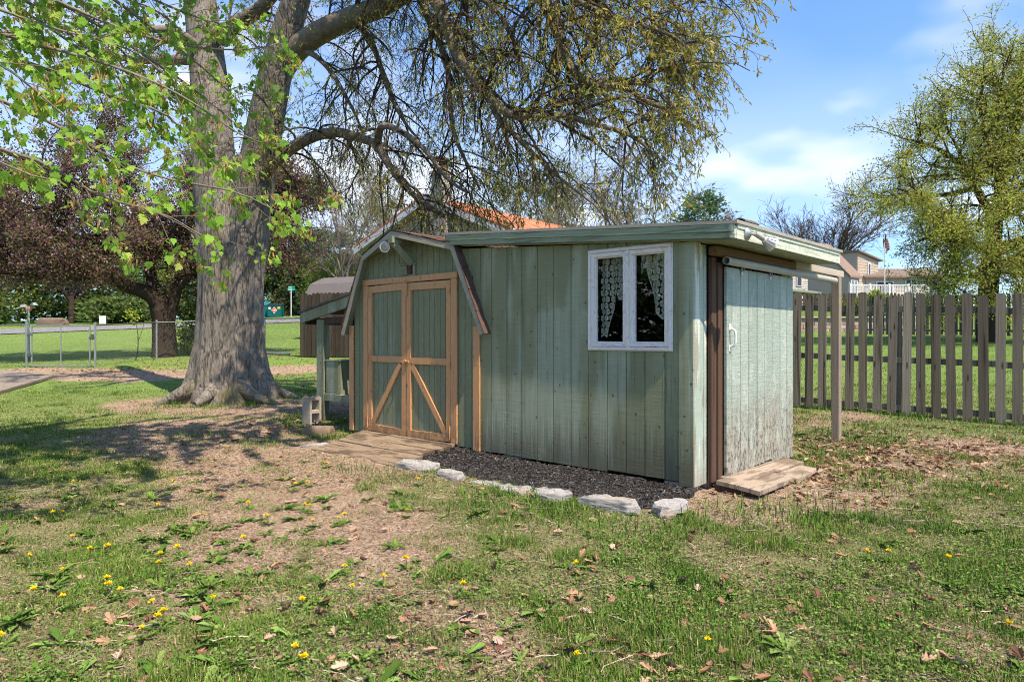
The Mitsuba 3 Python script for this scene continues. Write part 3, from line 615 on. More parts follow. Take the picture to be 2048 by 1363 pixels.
put(g + '__bulb', lathe([(0, -.10), (.022, -.10), (.03, -.08), (.055, -.02), (.064, -.006), (.064, .004), (.052, .007), (.048, 0), (0, -.008)], go, gd, 28), 'm_white_paint', smooth=40, M=MS)
put(g + '__lens', lathe([(0, .001), (.047, .001), (.047, .003), (.03, .008), (.012, .008), (0, .004)], go, gd, 28), 'm_zinc', smooth=40, M=MS)
put(g + '__holder', [lathe([(0, -.19), (.02, -.19), (.024, -.10), (0, -.10)], go, gd), tube([go - gd * .18, V3(XC - .02, -.2, 2.43)], .012, 8), bx(XC - .065, XC - .047, -.24, -.16, 2.40, 2.47)], 'm_pipe', smooth=40, M=MS)
# ramp and step
rp = thing('wooden_ramp', 'low weathered plank ramp in front of the double doors', 'ramp')
def tilt(x0, x1, y0, y1, z0, z1, t, skew=0.0, c=.004):
    v = np.array([(x0 + skew * ((y0 if e == 0 else y1) - 0) * -1, (y0 if e == 0 else y1), (z0 if e == 0 else z1) - h) for e in (0, 1) for h in (0, t)] + [(x1 + skew * ((y0 if e == 0 else y1)) * -.3, (y0 if e == 0 else y1), (z0 if e == 0 else z1) - h) for e in (0, 1) for h in (0, t)])
    return trimesh.convex.convex_hull(v)
ye = [-.03, -.10, -.335, -.56, -.78, -1.0]; r_ = np.random.default_rng(2)
zz_ = lambda y: .125 + .105 * (y + .03)
for i in range(5):
    a, b = ye[i] - .009, ye[i + 1] + .009
    o = .010 * r_.random()
    if i == 2:
        put(rp + '__plank', tilt(-4.56, -3.75, a, b, zz_(a) + o, zz_(b) + o, .03, .38), 'm_ramp', M=MS)
        put(rp + '__plank', tilt(-3.742, -2.84, a, b, zz_(a) + .003, zz_(b) + .002, .03, .0), 'm_ramp', M=MS)
    else: put(rp + '__plank', tilt(-4.58, -2.83 - .03 * rng.random(), a, b, zz_(a) + o, zz_(b) + o, .03, .36), 'm_ramp', M=MS)
put(rp + '__runner', [tilt(-2.93, -2.89, -.03, -.95, .088, .01, .12), tilt(-4.5, -4.46, -.03, -.95, .088, .01, .12)], 'm_ramp', M=MS)
st = thing('plank_step', 'sloping bare plank step below the sliding door', 'step')
def splank(y0, y1, x0, x1, z0, z1, t=.035):
    v = np.array([(x, y, z - h) for x, z in ((x0, z0), (x1, z1)) for y in (y0, y1) for h in (0, t)]); return trimesh.convex.convex_hull(v)
put(st + '__plank', splank(.20, 1.02, .115, .295, .098, .082), 'm_step', M=MS); put(st + '__plank', splank(1.03, 1.72, .13, .30, .095, .075), 'm_step', M=MS)
put(st + '__plank', splank(.17, .92, .31, .50, .090, .066), 'm_step', M=MS); put(st + '__plank', splank(.935, 1.55, .32, .51, .070, .052), 'm_step', M=MS)
put(st + '__plank', splank(.35, 1.75, .05, .11, .10, .098), 'm_step', M=MS)
for q in (bx(.08, .44, .24, .275, -.1, .05), bx(.08, .42, 1.3, 1.34, -.1, .045)): put(st + '__support', q, 'm_dark_wood', M=MS)
# ------------------------------------------------------------------ yard things
cb = thing('concrete_block', 'hollow concrete block standing on end beside the shed', 'block')
outer = sbox(0, 0, .19, .40); holes = [sbox(.032, .035, .158, .178).buffer(.012).buffer(-.012), sbox(.032, .222, .158, .365)]
bm = ext_xz(outer.difference(unary_union(holes)), 0, .19); bm2 = bx(.0, .075, .0, .19, .4, .412, .006)
bz = h1(-2.84, 9.95)
put(cb + '__body', bm, 'm_concrete', M=frame((-2.86, 9.80, bz - .01), math.radians(50)))
put(cb + '__end_lug', [bx(.0, .045, .03, .16, .4, .414, .004), bx(.145, .19, .03, .16, .4, .414, .004)], 'm_concrete', M=frame((-2.86, 9.80, bz - .01), math.radians(50)))
def rock(name, cx, cy, lx, ly, hz, ang, seed, mt='m_rock', lab_='', zo=0.0, cat='stone', group=None, n=13):
    r = np.random.default_rng(seed); th = np.linspace(0, 2 * np.pi, n, endpoint=False) + r.uniform(-.18, .18, n)
    rad = 1 + r.uniform(-.18, .16, n)
    rings = []
    for s, z in ((1.0, -.06), (1.03, .35 * hz), (.97, .8 * hz), (.86, hz), (.45, hz * 1.06)):
        rr_ = rad * (1 + r.uniform(-.05, .05, n)) * s
        e = lambda a: np.sign(a) * np.abs(a) ** .7
        rings.append(np.stack([e(np.cos(th)) * rr_ * lx / 2, e(np.sin(th)) * rr_ * ly / 2, np.full(n, z) + r.uniform(-.008, .008, n) * (z > 0)], 1))
    v = np.vstack(rings + [[[0, 0, hz * 1.05]]]); f = []
    for i in range(len(rings) - 1):
        for j in range(n):
            a, b, c, d = i * n + j, i * n + (j + 1) % n, (i + 1) * n + (j + 1) % n, (i + 1) * n + j; f += [(a, b, c), (a, c, d)]
    k0 = (len(rings) - 1) * n
    for j in range(n): f.append((k0 + j, k0 + (j + 1) % n, len(v) - 1))
    m = trimesh.Trimesh(v, f, process=False); m = m.subdivide().subdivide()
    q = meshkit.fbm(m.vertices * 16 + seed, 3, seed); m.vertices[:, 2] += .028 * (q - .5) * (m.vertices[:, 2] > .01)
    m.vertices[:, :2] *= (1 + .10 * (meshkit.fbm(m.vertices * 13 + 40, 3, seed) - .5))[:, None]
    k = put(name, m, mt, smooth=35, M=frame((cx, cy, h1(cx, cy) + zo - .015), ang)); lab(k, lab_, cat, group); return k
E1 = SA
for i, (cx, cy, lx, ly, hz, an, tx) in enumerate([
    (-.93, 6.78, .50, .26, .07, E1 + .12, 'long flat pale stone at the foot of the ramp'),
    (-.56, 6.42, .40, .20, .06, E1 - .25, 'broken grey slate with split layers next to the ramp stone'),
    (-.22, 6.12, .34, .15, .035, E1 + .05, 'thin low grey stone sunk in the soil at the mulch edge'),
    (.03, 5.88, .34, .20, .05, E1 + .1, 'small jagged pale stone at the middle of the mulch edge'),
    (.31, 5.62, .33, .22, .075, E1 + .0, 'blocky pale stone with a dry leaf on it at the mulch edge'),
    (.755, 5.27, .50, .19, .10, E1 + .22, 'long rounded pale stone in front of the window side mulch'),
    (1.19, 5.17, .19, .42, .10, E1 + .06, 'upright standing pale stone closing the mulch at the shed corner')]):
    rock('edging_stone', cx, cy, lx, ly, hz, an, 30 + i, lab_=tx)
rock('slate_piece', -2.33, 8.22, .36, .17, .025, .5, 51, lab_='flat grey slate lying left of the ramp')
rock('field_stone', -2.52, 9.02, .42, .26, .10, .2, 52, 'm_fieldstone', lab_='rounded brown stone in front of the concrete block')
# mulch bed
mp = Polygon([(-2.83, -.005), (-.02, -.005), (.05, -.06), (.10, -.55), (-.08, -.76), (-.75, -.80), (-1.5, -.80), (-2.2, -.78), (-2.78, -.80)])
mz = lambda x, y: np.asarray(H(*(lambda p: (p[0], p[1]))((SO[0] + x * CA - y * SN, SO[1] + x * SN + y * CA))))
r = np.random.default_rng(3)
def inpoly(poly, n, r=r):
    x0, y0, x1, y1 = poly.bounds; from shapely import contains_xy
    p = r.uniform((x0, y0), (x1, y1), (int(n * 3), 2)); p = p[contains_xy(poly, p[:, 0], p[:, 1])]; return p[:n]
q = inpoly(mp, 40000)
wx_, wy_ = SO[0] + q[:, 0] * CA - q[:, 1] * SN, SO[1] + q[:, 0] * SN + q[:, 1] * CA
hgt = .055 * np.clip(1.0 + q[:, 1] * 1.2, .25, 1) * np.clip((q[:, 1] + .84) * 5, .15, 1)
pos = np.stack([wx_, wy_, H(wx_, wy_) + hgt * r.random(len(q))], 1)
tv, tf = [(-.5, -.12, 0), (.5, -.12, 0), (.5, .12, .03), (-.5, .12, .0), (0, 0, .12)], [(0, 1, 4), (1, 2, 4), (2, 3, 4), (3, 0, 4)]
v, f, c = scatter(tv, tf, pos, r.uniform(.015, .05, len(q)), np.c_[r.normal(size=(len(q), 2)), r.normal(size=len(q)) * .3], np.c_[r.normal(size=(len(q), 2)) * .4, np.ones(len(q))], pick([(.035, .034, .035), (.055, .053, .055), (.085, .08, .08), (.16, .15, .15)], len(q), .2, r, [.4, .35, .17, .08]))
g = mp.simplify(.001); bm = trimesh.creation.extrude_polygon(g, .02, engine='earcut'); bm = bm.subdivide().subdivide().subdivide(); bm.apply_transform(MS)
lx, ly = sloc(bm.vertices[:, 0], bm.vertices[:, 1]); bm.vertices[:, 2] = H(bm.vertices[:, 0], bm.vertices[:, 1]) + .035 * np.clip(1 + ly * 1.2, .2, 1) * np.clip((ly + .84) * 5, .1, 1) - .02 + bm.vertices[:, 2]
bmc = np.tile([.04, .038, .038], (len(bm.vertices), 1))
put('mulch', join([(v, f), (np.array(bm.vertices), np.array(bm.faces))]), 'm_vc', color=np.vstack([c, bmc]))
lab('mulch', 'black shredded mulch bed along the foot of the shed', kind='stuff')

# right hand picket fence
def picket_mesh(w, t, h, dog=.03, c=.0):
    m = ext_xz(Polygon([(-w / 2, 0), (w / 2, 0), (w / 2, h - dog), (w / 2 - dog, h), (-w / 2 + dog, h), (-w / 2, h - dog)]), -t / 2, t / 2); return m
fe = thing('wooden_fence', 'brown weathered picket fence with open gaps at the right', 'fence')
P0, D0 = V3(4.80, 11.1), unit(V3(2.23, -1.42)); fa = math.atan2(D0[1], D0[0]); r = np.random.default_rng(11)
ft = lambda t: 2.0 - .034 * t
for i in range(-14, 26):
    t = .543 + i * .1935; x, y = P0 + D0 * t; zt = ft(t) + r.normal() * .014; zb = h1(x, y) + .02
    m = picket_mesh(.122 + r.normal() * .003, .02, zt - zb, .022 + .006 * r.random())
    M = frame((x, y, zb), fa + r.normal() * .02); R = trimesh.transformations.rotation_matrix(r.normal() * .011, (0, 1, 0)); put(fe + '__picket', m, 'm_picket', M=M @ R)
nb = V3(-D0[1], D0[0]); 
if nb[1] < 0: nb = -nb
for i, dz in enumerate((-.235, -1.0, -1.72)):
    for a, b in ((-2.3, .1), (.12, 2.5), (2.52, 5.2)):
        pa, pb = P0 + D0 * a + nb * .032, P0 + D0 * b + nb * .032
        put(fe + '__rail', bar((*pa, ft(a) + dz), (*pb, ft(b) + dz + .01), .04, .088), 'm_picket')
for t in (-1.8, 1.22, 4.0):
    x, y = P0 + D0 * t + nb * .098; put(fe + '__post', bx(-.045, .045, -.045, .045, -.3, ft(t) - h1(x, y) - .03), 'm_picket', M=frame((x, y, h1(x, y)), fa))

def far_fence(name, label, pts, hgt, pitch, w, mt='m_picket'):
    k = thing(name, label, 'fence'); P = np.array(pts, float); seg = np.linalg.norm(np.diff(P, axis=0), axis=1); tot = seg.sum(); cs = np.r_[0, np.cumsum(seg)]
    n = int(tot / pitch); big = []
    for i in range(n):
        d = i * pitch; s = min(np.searchsorted(cs, d, 'right') - 1, len(seg) - 1); p = P[s] + (P[s + 1] - P[s]) * (d - cs[s]) / seg[s]; a = math.atan2(*(P[s + 1] - P[s])[::-1])
        m = picket_mesh(w, .02, hgt + r.normal() * .02, .035); m.apply_transform(frame((p[0], p[1], h1(*p) + .03), a)); big.append(m)
    near_first = sorted(range(n), key=lambda i: big[i].centroid[1])
    for i in near_first[:60]: put(k + '__picket', big[i], mt)
    if n > 60: kk = put(k + '__picket_row', [big[i] for i in near_first[60:]], mt); lab(kk, None, kind='stuff')
    for s in range(len(seg)):
        a, b = P[s], P[s + 1]; nn = unit(V3(-(b - a)[1], (b - a)[0])); nn = nn if nn[1] > 0 else -nn
        for z in (.25, hgt * .55, hgt - .3):
            put(k + '__rail', bar((*(a + nn * .03), h1(*a) + z), (*(b + nn * .03), h1(*b) + z), .04, .09), mt)
    return k
far_fence('wooden_fence', 'dark narrow board fence behind the side shelter', [(-6.55, 21.6), (-3.6, 20.4), (.5, 18.9)], 1.95, .15, .135, 'm_old_fence')
far_fence('wooden_fence', 'far grey board fence across the lawn beyond the near pickets', [(17.2, 34), (21, 28.5), (25, 23)], 1.75, .20, .13)
far_fence('wooden_fence', 'low far fence tops above the retaining wall', [(13.0, 39.0), (17, 38.8), (24, 38.6)], 0.8, .20, .13, 'm_old_fence')

# chain link fence and gate
def link_mesh(p, q, h, pitch=.085, r=.0018):
    """diamond wire between two ground points: straight wires both ways"""
    p, q = np.array(p, float), np.array(q, float); L = np.linalg.norm(q[:2] - p[:2]); ps = []
    for s in (1, -1):
        for c in np.arange(-h, L + h, pitch):
            a = (c, 0.0) if s == 1 else (c, h); b = (c + h, h) if s == 1 else (c + h, 0.0)
            (x0, z0), (x1, z1) = a, b
            if x1 <= 0 or x0 >= L: continue
            if x0 < 0: z0 += (z1 - z0) * (-x0) / (x1 - x0); x0 = 0
            if x1 > L: z1 -= (z1 - z0) * (x1 - L) / (x1 - x0); x1 = L
            ps.append([[x0, 0, z0], [x1, 0, z1]])
    P = np.array(ps); d = (q - p) / L
    W = np.stack([p[0] + P[..., 0] * d[0], p[1] + P[..., 0] * d[1], p[2] + P[..., 0] * d[2] + P[..., 2] + .05], -1)
    return tubes(W, np.full(W.shape[:2], r), 3)
cf = thing('chain_link_fence', 'grey chain link fence with steel posts across the lawn', 'fence')
def gpt(x, y): return V3(x, y, h1(x, y))
runs = [[(-22, 19.2), (-18, 19.6), (-13.95, 19.9)], [(-11.98, 19.9), (-11.75, 22.9), (-10.2, 23.9), (-8.5, 23.8), (-6.6, 21.7)]]
for run in runs:
    for a, b in zip(run[:-1], run[1:]):
        A, B = gpt(*a), gpt(*b)
        kk = put(cf + '__wire_mesh', link_mesh(A, B, 1.13), 'm_wire'); lab(kk, None, kind='stuff')
        put(cf + '__rail', tube([A + V3(0, 0, 1.22), B + V3(0, 0, 1.22)], .022, 8), 'm_zinc_dark', smooth=40)
    for p in run:
        A = gpt(*p); put(cf + '__post', tube([A - V3(0, 0, .2), A + V3(0, 0, 1.27)], .030, 8), 'm_zinc', smooth=40)
        put(cf + '__post_cap', lathe([(0, 0), (.036, 0), (.034, .03), (.0, .05)], A + V3(0, 0, 1.262), (0, 0, 1), 12), 'm_zinc', smooth=40)
put(cf + '__bottom_rail', tube([gpt(-8.5, 23.8) + V3(0, 0, .05), gpt(-7.2, 22.4) + V3(0, 0, .05)], .045, 8), 'm_zinc', smooth=40)
gt = thing('chain_link_gate', 'closed chain link gate with a steel tube frame', 'gate')
A, B = gpt(-13.80, 19.9), gpt(-12.13, 19.9); up = lambda z: V3(0, 0, z)
put(gt + '__frame', [tube([A + up(.04), A + up(1.20)], .021, 8), tube([B + up(.04), B + up(1.20)], .021, 8), tube([A + up(1.20), B + up(1.20)], .021, 8), tube([A + up(.05), B + up(.05)], .021, 8), tube([(A + B) / 2 + up(.05), (A + B) / 2 + up(1.2)], .016, 8)], 'm_zinc', smooth=40)
kk = put(gt + '__wire_mesh', link_mesh(A, B, 1.12), 'm_wire'); lab(kk, None, kind='stuff')
for z in (.35, .95): put(gt + '__hinge', [bx(-.13, .02, -.03, .03, z - .02, z + .02)], 'm_zinc_dark', M=frame(A, 0))
put(gt + '__latch', [bx(-.02, .16, -.035, .035, .84, .88), bx(.05, .09, -.04, .04, .80, .96)], 'm_zinc_dark', M=frame(B, 0))

# ------------------------------------------------------------------ things beyond the fences
def cput(k, mesh, col, smooth=False, M=None): return put(k, mesh, 'm_vc', smooth, color=col, M=M)
sg = thing('sign_post', 'thin pole with a peach triangular bracket and two grey caps behind the gate', 'post')
x, y = -18.0, 25.8; z = h1(x, y); M = frame((x, y, z), 0)
cput(sg + '__pole', tube([(0, 0, 0), (0, 0, 1.62)], .035, 8), (.42, .52, .45), 40, M)
cput(sg + '__bracket', ext_xz(Polygon([(-.17, 1.78), (.17, 1.78), (.06, 1.60), (-.06, 1.60)]), -.03, .03), (.66, .40, .25), False, M)
for s in (-1, 1): cput(sg + '__cap', lathe([(0, 0), (.13, 0), (.10, .07), (.03, .11), (0, .11)], (s * .2, 0, 1.78 + .03 * s), (0, 0, 1), 12), (.33, .38, .44), 40, M)
ws = thing('yard_sign', 'small white square board standing by the street', 'sign')
x, y = -28.2, 47.7; M = frame((x, y, h1(x, y)), .1)
cput(ws + '__board', bx(-.22, .22, -.015, .015, .18, .72), (.78, .78, .80), False, M); cput(ws + '__stake', [bx(-.18, -.15, -.01, .01, -.1, .18), bx(.15, .18, -.01, .01, -.1, .18)], (.3, .3, .3), False, M)
rock('boulder', -33.6, 50.5, 1.9, 1.2, .55, .1, 77, 'm_fieldstone', lab_='grey mound of rock beyond the gate by the street', cat='boulder')
ss = thing('street_sign', 'two small green street name blades on a steel pole', 'street sign')
x, y = -18.5, 58.0; M = frame((x, y, h1(x, y)), 0)
cput(ss + '__pole', tube([(0, 0, -.2), (0, 0, 2.22)], .05, 8), (.50, .53, .53), 40, M)
cput(ss + '__blade', bx(-.30, .34, -.012, .012, 2.22, 2.40), (.02, .33, .27), False, M); cput(ss + '__blade', bx(-.26, .30, -.012, .012, 2.42, 2.58), (.02, .28, .22), False, M)
for zz, a, b in ((2.27, -.24, .1), (2.46, -.2, .06)):
    cput(ss + '__lettering', [bx(a + i * .07, a + i * .07 + .045, -.0165, -.0125, zz, zz + .08, .0005) for i in range(int((b - a) / .07) + 1)], (.75, .85, .8), False, M)
du = thing('dumpster', 'green steel dumpster with a dark lid and a red sign on its side', 'dumpster')
x, y = -20.15, 59.0; M = frame((x, y, h1(x, y)), .12); TE = (.012, .115, .11)
cput(du + '__body', trimesh.convex.convex_hull(np.array([(xx * (1 if zz else .94), yy, zz * .98) for xx in (-.58, .58) for yy in (-.5, .7) for zz in (0, 1)])), TE, False, M)
cput(du + '__lid', trimesh.convex.convex_hull(np.array([(xx, yy, zz) for xx in (-.62, .62) for yy, zz in ((-.54, .985), (-.54, 1.03), (.72, 1.14), (.72, 1.2))])), (.035, .04, .055), False, M)
cput(du + '__rim', bx(-.62, .62, -.53, -.5, .88, .95), (.01, .09, .09), False, M)
dmd = ext_xz(Polygon([(0, .28), (.24, .56), (0, .84), (-.24, .56)]), -.53, -.515); cput(du + '__sign', dmd, (.75, .75, .72), False, M)
cput(du + '__sign_disc', lathe([(0, 0), (.17, 0), (.17, .012), (0, .012)], (0, -.531, .56), (0, -1, 0), 20), (.62, .05, .05), False, M)
cput(du + '__sign_bar', bx(-.12, .12, -.552, -.5445, .52, .61), (.8, .7, .7), False, M)
cput(du + '__sticker', bx(-.47, -.28, -.522, -.508, .64, .82), (.70, .68, .74), False, M); cput(du + '__sticker', bx(.27, .49, -.522, -.508, .68, .86), (.75, .52, .06), False, M)
d2_ = thing('dumpster', 'second teal dumpster half hidden behind the big tree trunk', 'dumpster')
M = frame((-21.65, 59.6, h1(-21.65, 59.6)), .12)
cput(d2_ + '__body', trimesh.convex.convex_hull(np.array([(xx * (1 if zz else .94), yy, zz * 1.0) for xx in (-.7, .7) for yy in (-.5, .7) for zz in (0, 1)])), (.02, .14, .15), False, M)
cput(d2_ + '__lid', trimesh.convex.convex_hull(np.array([(xx, yy, zz) for xx in (-.74, .74) for yy, zz in ((-.54, 1.005), (-.54, 1.05), (.72, 1.34), (.72, 1.4))])), (.03, .16, .18), False, M)
# far gambrel shed
fs = thing('far_shed', 'small grey gambrel roofed shed beyond the dark board fence', 'shed')
M = frame((-8.95, 33.0, h1(-8.95, 33.0)), math.radians(-28))
W = 1.25; prof = [(-W, 0), (-W, 1.75), (-W * .62, 2.45), (0, 2.80), (W * .62, 2.45), (W, 1.75), (W, 0)]
cput(fs + '__wall', ext_yz(Polygon(prof).buffer(-.05), .05, 3.4), (.33, .30, .28), False, M)
for i in range(1, 5):
    (y0, z0), (y1, z1) = prof[i], prof[i + 1]
    cput(fs + '__roof', trimesh.convex.convex_hull(np.array([(xx, yy, zz + h) for xx in (-.12, 3.5) for yy, zz in ((y0 * 1.04, z0), (y1 * 1.04, z1)) for h in (.0, .05)])), (.15, .14, .145), False, M)
cput(fs + '__gable_board', ext_yz(Polygon([(-.55, 1.75), (.55, 1.75), (.42, 2.35), (-.42, 2.35)]), -.02, .045), (.16, .15, .15), False, M)
# neighbour's house with the orange roof
nh = thing('neighbour_house', 'pale yellow sided house with an orange roof and a grey chimney', 'house')
gdir = unit(V3(2.67, -2.0)); rdirn = V3(.6, .8); PKx, PKy = -2.56, 22.0; ga = math.atan2(gdir[1], gdir[0]); MN = frame((PKx, PKy, 0), ga)   # x along the gable, y along the ridge
he, hp, hw = 4.40, 5.66, 3.05; zb = .6
lapz = np.arange(zb, 5.5, .105); laps = []
for z in lapz:
    half = hw - max(0, (z + .1 - he) / (hp - he)) * hw
    if half < .1: continue
    laps.append(trimesh.convex.convex_hull(np.array([(sx * half, yy, zz) for sx in (-1, 1) for yy, zz in ((-.022, z), (0.02, z), (-.004, z + .11), (.02, z + .11))])))
cput(nh + '__siding', laps, (.47, .42, .29), False, MN)
cput(nh + '__wall', [ext_xz(Polygon([(-hw, zb - 1), (-hw, he), (0, hp - .02), (hw, he), (hw, zb - 1)]), .02, 9.0)], (.47, .42, .29), False, MN)
sl = (hp - he) / hw
for s in (-1, 1):
    v = np.array([(s * xx, yy, hp + .09 - xx * sl + h) for xx in (0, hw + .32) for yy in (-.30, 9.3) for h in (0, .05)])
    rk = put(nh + '__roof', trimesh.convex.convex_hull(v), 'm_vc', color=(.46, .18, .10), M=MN)
    rows = []
    for i in range(13):
        x0 = i * (hw + .32) / 13; x1 = x0 + (hw + .34) / 13
        for j in range(40):
            y0 = -.31 + j * .2403; rows.append(bar((s * x0, y0 + .12, hp + .148 - x0 * sl), (s * x1, y0 + .12, hp + .158 - x1 * sl), .20, .035, up=(0, 0, 1)))
    cc = pick([(.50, .20, .115), (.43, .165, .095), (.56, .26, .16)], len(rows), .1, r)
    kk = put(rk + '__tiles', rows, 'm_vc', color=np.repeat(cc, [len(q.vertices) for q in rows], axis=0), M=MN); lab(kk, None, kind='stuff')
    cput(nh + '__fascia', trimesh.convex.convex_hull(np.array([(s * xx, yy, hp + .085 - xx * sl - h) for xx in (0, hw + .32) for yy in (-.305, -.28) for h in (0, .20)])), (.66, .68, .74), False, MN)
    cput(nh + '__soffit', trimesh.convex.convex_hull(np.array([(s * xx, yy, hp + .03 - xx * sl - h) for xx in (0, hw + .30) for yy in (-.279, 9.0) for h in (.06, .08)])), (.55, .55, .45), False, MN)
    cput(nh + '__gutter', tube([(s * (hw + .36), -.3, he - .04), (s * (hw + .36), 9.2, he - .04)], .06, 8), (.66, .68, .74), 40, MN)
lv = nh + '__louver'; put(lv + '__frame', rect_frame(-.05, .46, 4.35, 5.02, .045, -.06, -.024), 'm_vc', color=(.12, .12, .13), M=MN)
for i in range(9): put(lv + '__slat', bx(.0, .41, -.05, -.03, 4.41 + i * .065, 4.445 + i * .065, .003), 'm_vc', color=(.10, .10, .115), M=MN)
chm = nh + '__chimney'
ch = [trimesh.convex.convex_hull(np.array([(.62 + sx * w_, -.42 + .40 * yy, zz) for sx in (-1, 1) for yy in (0, 1) for zz, w_ in ((-.2, .30), (5.3, .29))])), trimesh.convex.convex_hull(np.array([(.62 + sx * w_, -.42 + .40 * yy, zz) for sx in (-1, 1) for yy in (0, 1) for zz, w_ in ((5.3, .29), (6.35, .20))]))]
cput(chm, ch, (.33, .31, .29), False, MN); cput(chm + '__cap', bx(.36, .88, -.5, .08, 6.35, 6.43), (.5, .45, .42), False, MN)
cput(chm + '__pot', [bx(.46, .78, -.4, -.05, 6.43, 6.60), bx(.44, .80, -.42, -.03, 6.80, 6.86), bx(.46, .52, -.4, -.34, 6.6, 6.8), bx(.72, .78, -.4, -.34, 6.6, 6.8), bx(.46, .52, -.11, -.05, 6.6, 6.8), bx(.72, .78, -.11, -.05, 6.6, 6.8)], (.27, .15, .11), False, MN)
# beige house on the right, behind its retaining wall
def PX(px, py, Y): return V3((px - 1024) / 1385 * Y, Y, 1.3 - (py - 675) / 1385 * Y)
bh = thing('beige_house', 'two storey beige sided house with white deck railing on the rise', 'house')
BE, TP, RF, WH = (.43, .365, .30), (.33, .275, .235), (.21, .165, .14), (.72, .72, .72)
BX0, BY0 = 26.94, 54.0
def dirbox(k, o, ax, L, z0, z1, z1b, col, depth=.25):
    """upright wall from o along ax, its top running from z1 to z1b, with real lap boards in front"""
    ang = math.atan2(ax[1], ax[0]); M = frame((o[0], o[1], 0), ang)
    put(k + '__wall', ext_xz(Polygon([(0, z0), (L, z0), (L, z1b), (0, z1)]), 0, depth), 'm_vc', color=col, M=M)
    laps = []
    for z in np.arange(z0, max(z1, z1b) - .2, .22):
        e = L
        if z1b < z + .2: e = L * np.clip((z1 - z - .2) / max(z1 - z1b, 1e-3), 0, 1)
        s0 = 0.0 if z1 >= z + .2 else L * np.clip((z + .2 - z1) / max(z1b - z1, 1e-3), 0, 1)
        if e - s0 > .1: laps.append(trimesh.convex.convex_hull(np.array([(xx, yy, zz) for xx in (s0, e) for yy, zz in ((-.03, z), (-.003, z), (-.006, z + .215), (-.003, z + .215))])))
    put(k + '__siding', laps, 'm_vc', color=col, M=M)
    return M
def win(k, M, x0, x1, z0, z1, n=1, glass=(.06, .08, .11), name='window'):
    w_ = numbered(k + '__' + name); put(w_ + '__frame', rect_frame(x0, x1, z0, z1, .07, -.09, -.031) + [bx((x0 + (x1 - x0) * i / n) - .03, (x0 + (x1 - x0) * i / n) + .03, -.085, -.031, z0 + .07, z1 - .07) for i in range(1, n)], 'm_vc', color=WH, M=M)
    put(w_ + '__pane', bx(x0 + .07, x1 - .07, -.06, -.034, z0 + .07, z1 - .07, .001), 'm_vc_soft', color=glass, M=M)
rx_, lx_ = unit(V3(.82, .57)), unit(V3(-.57, .82))
M = dirbox(bh, (BX0, BY0), rx_, 3.1, 2.6, 7.95, 7.45, BE); win(bh, M, 1.45, 1.85, 6.2, 7.2)
win(bh, M, .9, 1.3, 4.3, 5.5)
Ml = frame((*(V3(BX0, BY0) + lx_ * 4.2), 0), math.atan2(-lx_[1], -lx_[0])); dirbox(bh, V3(BX0, BY0) + lx_ * 4.2, -lx_, 4.2, 2.6, 8.25, 7.95, BE)
Mr = frame((BX0, BY0, 0), math.atan2(rx_[1], rx_[0]))
put(bh + '__roof', trimesh.convex.convex_hull(np.array([(xx, yy, zz + h) for xx, zz in ((-.25, 8.02), (3.4, 7.43)) for yy in (-.25, 4.4) for h in (0, .12)])), 'm_vc', color=RF, M=Mr)
# low wing in front of the tower
WX, WY = 24.33, 50.0
M = dirbox(bh, (WX, WY), rx_, 1.35, 2.6, 5.7, 5.7, BE); win(bh, M, .12, 1.0, 4.0, 5.5, 2, (.16, .24, .28), 'sliding_door')
dirbox(bh, V3(WX, WY) + lx_ * 2.2, -lx_, 2.2, 2.6, 8.1, 5.7, BE)
Mw = frame((WX, WY, 0), math.atan2(-lx_[1], -lx_[0]))
put(bh + '__roof', trimesh.convex.convex_hull(np.array([(xx, yy, zz + h) for xx, zz in ((-2.3, 8.25), (.2, 5.62)) for yy in (-.15, 1.5) for h in (0, .14)])), 'm_vc', color=(.25, .19, .16), M=Mw)
# right wing
M = dirbox(bh, (27.9, 54.6), unit(V3(1, .04)), 6.4, 2.6, 6.05, 6.05, BE); win(bh, M, .8, 2.2, 3.9, 5.75, 2, (.05, .055, .07), 'sliding_door'); win(bh, M, 3.15, 4.1, 4.6, 5.95, 2)
win(bh, M, 5.0, 5.6, 4.6, 5.9)
put(bh + '__roof', trimesh.convex.convex_hull(np.array([(-.35, -.4, 6.0), (6.8, -.4, 6.0), (-.35, -.4, 6.14), (6.8, -.4, 6.14), (.7, 2.6, 7.0), (6.8, 2.6, 7.0), (.7, 2.9, 7.0), (6.8, 2.9, 7.0)])), 'm_vc', color=RF, M=M)
dk = bh + '__deck'
A_, B_ = PX(1701, 571, 49.6), PX(1856, 571, 49.6); Md = frame((A_[0], A_[1], 0), 0); L_ = B_[0] - A_[0]
put(dk + '__floor', bx(-.1, L_ + .1, -.05, 4.4, 4.12, 4.30), 'm_vc', color=(.4, .38, .36), M=Md)
put(dk + '__rail', [bx(0, L_, -.03, .03, 5.02, 5.10), bx(0, L_, -.025, .025, 4.42, 4.48)], 'm_vc', color=WH, M=Md)
for i in range(5): put(dk + '__post', bx(L_ * i / 4 - .06, L_ * i / 4 + .06, -.06, .06, 4.3, 5.18), 'm_vc', color=WH, M=Md)
kk = put(dk + '__balusters', [bx(i * .115, i * .115 + .035, -.015, .015, 4.48, 5.02, .001) for i in range(int(L_ / .115))], 'm_vc', color=WH, M=Md); lab(kk, None, kind='stuff')
put(dk + '__leg', [bx(L_ * i / 3 - .07, L_ * i / 3 + .07, .1, .24, 2.6, 4.12) for i in range(4)], 'm_vc', color=(.45, .43, .42), M=Md)
